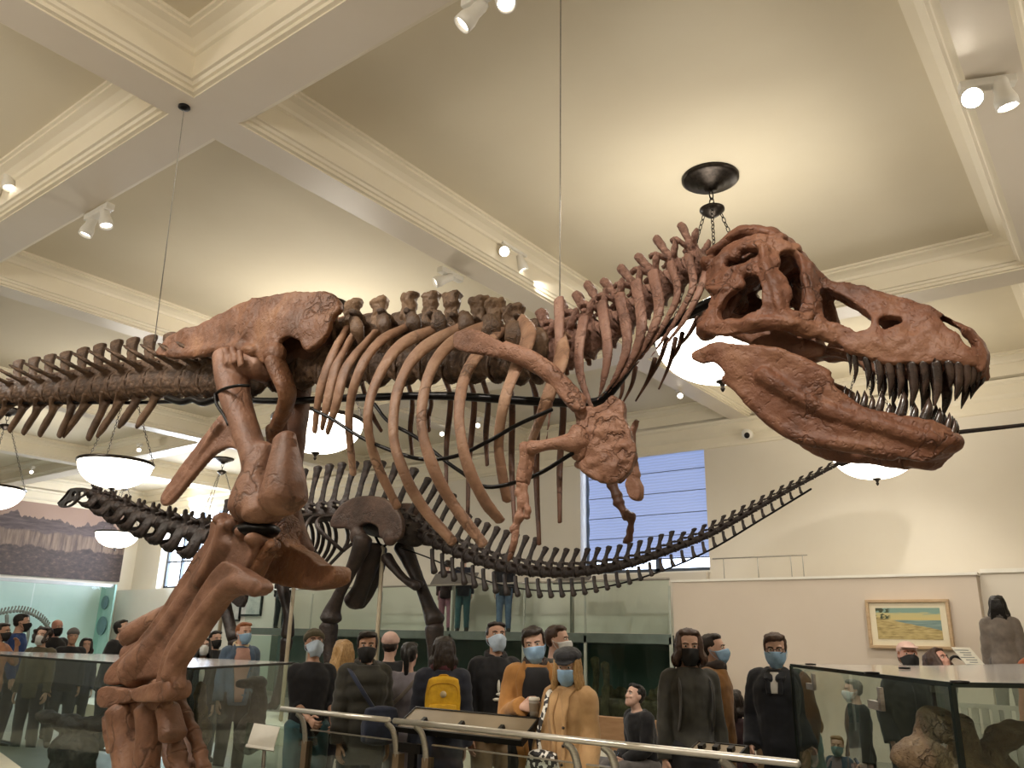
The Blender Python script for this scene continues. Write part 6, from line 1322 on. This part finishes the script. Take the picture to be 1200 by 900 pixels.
P13 = person('person in black sitting on the bench and looking at a phone', 757, 801, 8.15, -55, top=C['black'], fit=.03, hair='short', hc='black', sit=True, legs=C['grey'], hp=-30, lean=14, R=(.06, .30, 1.08), L=(-.08, .32, 1.08), curl=(.9, .9), hero=True)
P14 = person('child in a maroon jacket with dark hair, left of the navy coat', 857, 812, 7.0, 150, 'f', top=C['maroon'], fit=.03, hair='bob', hc='dark', hk=1.25, group=None)
P15 = person('person in a navy coat with round glasses and blue mask, hands in pockets', 907, 739, 6.25, -10, top=cl('navy_wool', '14161f', '0d0f16'), hem=.66, fit=.035, opens=(C['white'], .34, 1.30), hair='swept', hc='brown', mask='blue', glasses=True, hp=8, hy=8, legs=C['khaki'], hero=True, R=(.20, .10, .92), L=(-.20, .10, .92), skin=SK)
P16 = person('child in a teal jacket with sandy hair behind the glass case corner', 946, 828, 6.6, 60, 'f', top=C['teal'], fit=.03, hair='bob', hc='sandy', hk=1.25)
P17 = person('person in a pale cap and black mask bending over the glass case', 1055, 748, 7.2, 15, top=C['black'], hem=.78, fit=.035, hat='cap', hatm=C['pinkbn'], mask='black', hp=-26, lean=16, hc='ginger', skin=SK3, hero=True, R=(.19, .12, .92), L=(-.19, .12, .92))
P18 = person('person with brown hair looking down, beside the white cap', 1087, 757, 7.6, 55, 'f', top=C['navy'], fit=.03, hair='bob', hc='brown', hp=-30, lean=10, skin=SK3)
P19 = person('person with grey hair and white mask seen through the glass of the right case', 1000, 795, 7.4, -70, 'f', top=C['black'], hem=.7, fit=.03, hair='short', hc='grey', mask='white')
P20 = person('small child in a blue jacket and teal mask seen through the right glass case', 981, 866, 7.1, -10, 'f', top=C['denim'], fit=.03, hair='short', hc='sandy', mask='teal', hk=1.35)
P21 = person('person in a grey coat and scarf, back turned, standing on the platform', 1167, 697, 10.0, 176, 'f', top=C['greyw'], hem=.75, fit=.035, hair='long', hc='black', scarf=C['grey'], floor=.62, legs=C['grey'], hp=-12)
P22 = person('person in a rust coloured coat cut off by the right edge', 1216, 738, 8.6, 200, 'f', top=C['rust'], hem=.7, fit=.045, hair='long', hc='dark')
P23 = person('person in a denim jacket with ginger hair and blue mask behind the left glass case', 286, 728, 9.8, 14, top=C['denim'], hem=.82, fit=.03, opens=(C['pinkish'], .6), hair='short', hc='ginger', mask='blue', hy=18, collar=C['shear'], legs=C['black'], hero=True)
P24 = person('person with long black hair, glasses and a white mask, left of the denim jacket', 240, 747, 10.2, 8, 'f', top=C['black'], fit=.03, hair='long', hc='black', mask='white', glasses=True, hp=-15, opens=(C['white'], .3))
P25 = person('person with dark hair mostly hidden behind the glasses wearer', 253, 738, 11.2, 30, top=C['black'], fit=.03, hair='short', hc='black', mask='black')
P26 = person('person in a black jacket bending to the right by the big shin', 138, 725, 11.6, 65, top=C['black'], fit=.035, hair='short', hc='black', mask='black', hp=-22, lean=8)
P27 = person('person in a grey beanie and black jacket with a grey moustache, facing front', 87, 736, 12.3, 5, top=C['black'], fit=.03, hat='beanie', hatm=C['grey'], hc='grey', skin=SK2)
P28 = person('bald person with a dark mask at the far left', 68, 725, 13.0, 28, top=C['black'], fit=.03, hair='bald', hc='grey', mask='black', skin=SK3)
P29 = person('person with dark curly hair and a white mask in an olive top', 52, 734, 11.0, -25, 'f', top=C['olivet'], fit=.02, hair='curly', hc='dark', mask='white', hp=-6)
P30 = person('person in a bright blue sweater seen from the side at the far left', 26, 718, 12.3, 82, top=C['bluek'], fit=.025, hair='short', hc='black', mask='black')
P31 = person('person in a peach top raising a hand to the face at the left edge', 4, 729, 11.4, 55, 'f', top=C['peach'], fit=.016, slv=.5, hair='short', hc='dark', mask='black', L=(-.1, .2, 1.42), skin=SK2)
P32 = person('child with dark hair between the grey beanie and the bending person', 102, 748, 12.8, 10, 'f', top=C['dkblue'], fit=.03, hair='bob', hc='black', hk=1.1)
yw = YD+.75
for lb, px, tp_, lg, sx_, fc in (('person in pink trousers on the walkway', 521, C['maroon'], C['pinktr'], 'f', 170), ('person in teal jeans and a navy jacket on the walkway', 541, C['navy'], C['tealjean'], 'm', 185), ('person in blue jeans on the walkway behind the tail', 590, C['black'], C['jean'], 'm', 190), ('person in black trousers on the walkway seen past the dark hind leg', 327, C['black'], C['black'], 'm', 160)):
    q = atY(px, 737, yw); person(lb, px, 737, 0, fc, sx_, top=tp_, fit=.03, legs=lg, hair='short', hc='dark', floor=DK, H=1.70 if sx_ == 'm' else 1.62, Y=yw)
# ---- carried things
def along_front(Pn, zs, a_of, off, prof): pass
def own(name, label, cat, loc): r = empty(name, tuple(loc)); tag(r, label, cat); return r
# paper cup in the tan coat wearer's right hand
w = P8['W'](P8['wr'][1]+np.array([-.075, .085, .0])); c = own('paper_cup', 'grey paper cup held by the person in the open tan coat', 'cup', w)
put('cup', MB().lathe([(0, -.055), (.028, -.055), (.036, .055), (.033, .055), (.026, -.05), (0, -.05)], (0, 0, 0), 24), mat('cup_paper', 'a79f95', '8f877d', rough=.6), c, True); put('lid', MB().lathe([(.039, .05), (.039, .06), (.033, .068), (0, .068)], (0, 0, 0), 24), m_white, c, True); put('sleeve', MB().lathe([(.0318, -.02), (.0355, .03)], (0, 0, 0), 24), mat('cup_sleeve', '8a7a68', '7a6b5a', rough=.8), c, True)
def backpack(Pn, label, m, m2, w=.27, h=.37, d=.13, z=1.22, back=-.155, logo=True):
    r = own('backpack', label, 'backpack', (0, 0, 0)); r.matrix_world = Pn['T'] @ Matrix.Translation((0, back-d/2, z))
    q = MB().loft([(0, 0, -h/2), (0, 0, -h*.2), (0, 0, h*.25), (0, 0, h/2)], [w*.5, w*.5, w*.49, w*.42], [d*.5, d*.52, d*.48, d*.36], n=24, ref=(0, 1, 0), sq=.45, m=16); link('bag_body', q.solid('bag', .009, 2, .003, 14), m, r)
    q = MB().loft([(0, -d*.52, -h*.38), (0, -d*.60, -h*.2), (0, -d*.54, h*.02)], [w*.40, w*.42, w*.38], [.02, .028, .014], n=16, ref=(0, 1, 0), sq=.5, m=10); link('front_pocket', q.solid('pk', .007, 2), m, r)
    put('handle', MB().loft([(-.045, 0, h*.48), (-.03, 0, h*.57), (.03, 0, h*.57), (.045, 0, h*.48)], .008, n=8, m=14), m2, r, True)
    for s in (1, -1): put('strap', MB().loft([(s*.08, d*.45, h*.45), (s*.10, .16, h*.50), (s*.115, .30, h*.40), (s*.12, .32, h*.05), (s*.12, .26, -h*.25), (s*.11, d*.4, -h*.42)], .022, .006, n=8, m=24, ref=(s, 0, .2)), m2, r, True)
    if logo: put('badge', MB().lathe([(0, 0), (.026, 0), (.026, .004), (0, .004)], (0, -d*.5-.004, h*.22), 20, (0, -1, 0)), mat('badge_white', 'd8d0b8', 'c0a060', rough=.6), r, True)
    put('zip', MB().loft([(-w*.42, -d*.38, h*.1), (-w*.36, -d*.42, h*.36), (0, -d*.42, h*.43), (w*.36, -d*.42, h*.36), (w*.42, -d*.38, h*.1)], .004, n=6, m=20), m2, r, True); return r
m_yel = mat('yellow_canvas', 'd9a916', 'c6960c', rough=.65, scale=20, bump=.1); backpack(P6, 'yellow square backpack on the back of the navy padded coat', m_yel, mat('yellow_strap', 'bf8d10', 'a87a0a', rough=.7), w=.29, h=.40, z=1.20, back=-.15)
backpack(P11, 'dark grey backpack worn by the person in the olive sweater', C['grey'], cl('grey_strap', '4a4744', '3a3835'), w=.34, h=.46, d=.18, z=1.18, back=-.11, logo=False)
def slingbag(Pn, label, m, loc, size, st, name='shoulder_bag', strapm=None):
    r = own(name, label, 'bag', (0, 0, 0)); r.matrix_world = Pn['T'].copy(); w_, d_, h_ = size; x, y, z = loc
    link('bag_body', MB().loft([(x, y, z-h_/2), (x, y, z), (x, y, z+h_/2)], [w_/2, w_*.52, w_*.45], [d_/2, d_*.55, d_*.35], n=20, ref=(0, 1, 0), sq=.55, m=12).solid('bag', .009, 2, .004, 16), m, r)
    put('strap', MB().loft(st, .018, .005, n=8, m=30, ref=(0, 1, 0)), strapm or m, r, True); return r
slingbag(P3, 'dark navy sling bag across the front of the olive padded coat', C['dkblue'], (-.07, .215, 1.02), (.30, .12, .24), [(-.02, .22, 1.12), (.10, .20, 1.28), (.17, .10, 1.42), (.12, -.12, 1.44), (-.1, -.2, 1.2), (-.24, -.05, 1.0), (-.2, .16, 1.0)])
slingbag(P5, 'thin strapped small bag at the side of the lilac grey coat', C['greyw'], (-.24, .05, .86), (.12, .2, .2), [(-.24, .0, .95), (-.16, -.19, 1.12), (.02, -.185, 1.30), (.13, -.10, 1.44), (.12, .1, 1.42), (-.05, .19, 1.2), (-.22, .1, .95)])
m_pat = bpy.data.materials.new('patterned_cloth'); m_pat.use_nodes = True; _t = m_pat.node_tree; _v = _t.nodes.new('ShaderNodeTexVoronoi'); _v.inputs['Scale'].default_value = 42; _c = _t.nodes.new('ShaderNodeTexCoord'); _t.links.new(_c.outputs['Object'], _v.inputs['Vector']); _rr = _t.nodes.new('ShaderNodeValToRGB'); _rr.color_ramp.interpolation = 'CONSTANT'; _rr.color_ramp.elements[0].color = lin('e0dcd2'); _rr.color_ramp.elements[1].position = .45; _rr.color_ramp.elements[1].color = lin('2a2626'); _t.links.new(_v.outputs['Color'], _rr.inputs[0]); _t.links.new(_rr.outputs[0], _t.nodes['Principled BSDF'].inputs['Base Color'])
slingbag(P10, 'black and white patterned bag in front of the camel coat', m_pat, (.09, .215, .93), (.24, .12, .2), [(.12, .19, 1.02), (.14, .195, 1.15), (.10, .17, 1.32), (.09, .10, 1.44), (.0, -.12, 1.44), (-.1, -.17, 1.3)])
w = P13['W']((P13['wr'][1]+P13['wr'][-1])/2+np.array([0, .09, .02])); r = own('phone', 'black phone in the hands of the seated person', 'phone', w); put('case', MB().obox((0, 0, 0), .075, .008, .15, P13['fx'], unit(P13['f']+np.array([0, 0, .6]))), m_black, r, bevel=.003); put('screen', MB().obox(-unit(P13['f']+np.array([0, 0, .6]))*.0045, .068, .002, .14, P13['fx'], unit(P13['f']+np.array([0, 0, .6]))), emit_mat('phone_screen', 'c8d4e0', .5), r)
# ------------------------------------------------------------------ light and colour
def spot(loc, to, e, ang=50, col=WARM, r=.08, blend=.5):
    l = bpy.data.lights.new('spot', 'SPOT'); l.energy = e; l.color = col; l.spot_size = math.radians(ang); l.spot_blend = blend; l.shadow_soft_size = r
    o = bpy.data.objects.new('track_and_fill_lamp', l); COL.objects.link(o); o.location = loc
    o.rotation_euler = (V(to)-V(loc)).to_track_quat('-Z', 'Y').to_euler(); return o
def area(loc, to, e, sx, sy, col=WARM):
    l = bpy.data.lights.new('area', 'AREA'); l.shape = 'RECTANGLE'; l.size = sx; l.size_y = sy; l.energy = e; l.color = col
    o = bpy.data.objects.new('window_or_vitrine_light', l); COL.objects.link(o); o.location = loc; o.rotation_euler = (V(to)-V(loc)).to_track_quat('-Z', 'Y').to_euler(); return o
w = bpy.data.worlds.new('World'); scene.world = w; w.use_nodes = True
w.node_tree.nodes['Background'].inputs['Color'].default_value = (.8, .85, 1, 1); w.node_tree.nodes['Background'].inputs['Strength'].default_value = .4
spot((-5.58, 7.75, 6.02), (-5.72, 8.75, 5.98), 26, 46, (1, .95, .86), .03)
# added fill spots without fixtures, aimed at the skeletons
spot((-4.5, -.2, 5.9), (-5.0, 3.4, 2.0), 235, 60)
spot((-.6, .2, 5.9), (-1.1, 3.4, 2.9), 480, 50)
spot((-8.5, .2, 5.9), (-7.6, 3.3, 3.9), 260, 60)
spot((-3.2, 7.0, 5.9), (-2.6, 3.7, 3.5), 200, 60)
spot((-9.0, 5.0, 5.9), (-9.3, 9.0, 3.2), 300, 70)
spot((-14.0, 5.0, 5.9), (-14.5, 9.0, 3.2), 250, 70)
spot((-4.0, 5.0, 5.9), (-5.0, 9.0, 2.7), 150, 70)
spot((-1.5, 10.9, 5.9), (-3.4, 13.8, 2.0), 180, 70)
area((-25.0, YB+.2, 4.4), (-16, 8, 5.6), 420, 3.4, 2.6, (.82, .9, 1))
spot((-5.92, 1.0, 5.9), (-4.5, 6.0, .5), 260, 80)  # from here, wide spots added as fill for the crowd and floor
spot((-.27, 6.0, 5.9), (-2.0, 7.0, .8), 160, 80)
spot((-11.5, 7.5, 5.9), (-12.5, 11.0, .6), 260, 90)
spot((-11.5, 2.0, 5.9), (-9.0, 6.0, .6), 200, 80)
area((X0+.6, 9.7, 2.95), (X0+.2, 9.7, 1.0), 95, .3, 8.5, (.95, 1, 1))  # unseen strip lamp inside the vitrine, not a window
scene.view_settings.view_transform = 'Standard'; scene.view_settings.look = 'None'; scene.view_settings.exposure = 0.62; scene.view_settings.gamma = 1.0
scene.view_settings.use_curve_mapping = False
scene.cycles.use_denoising = True
scene.cycles.max_bounces = 8; scene.cycles.transparent_max_bounces = 48; scene.cycles.sample_clamp_indirect = 4.0
scene.cycles.caustics_reflective = False; scene.cycles.caustics_refractive = False
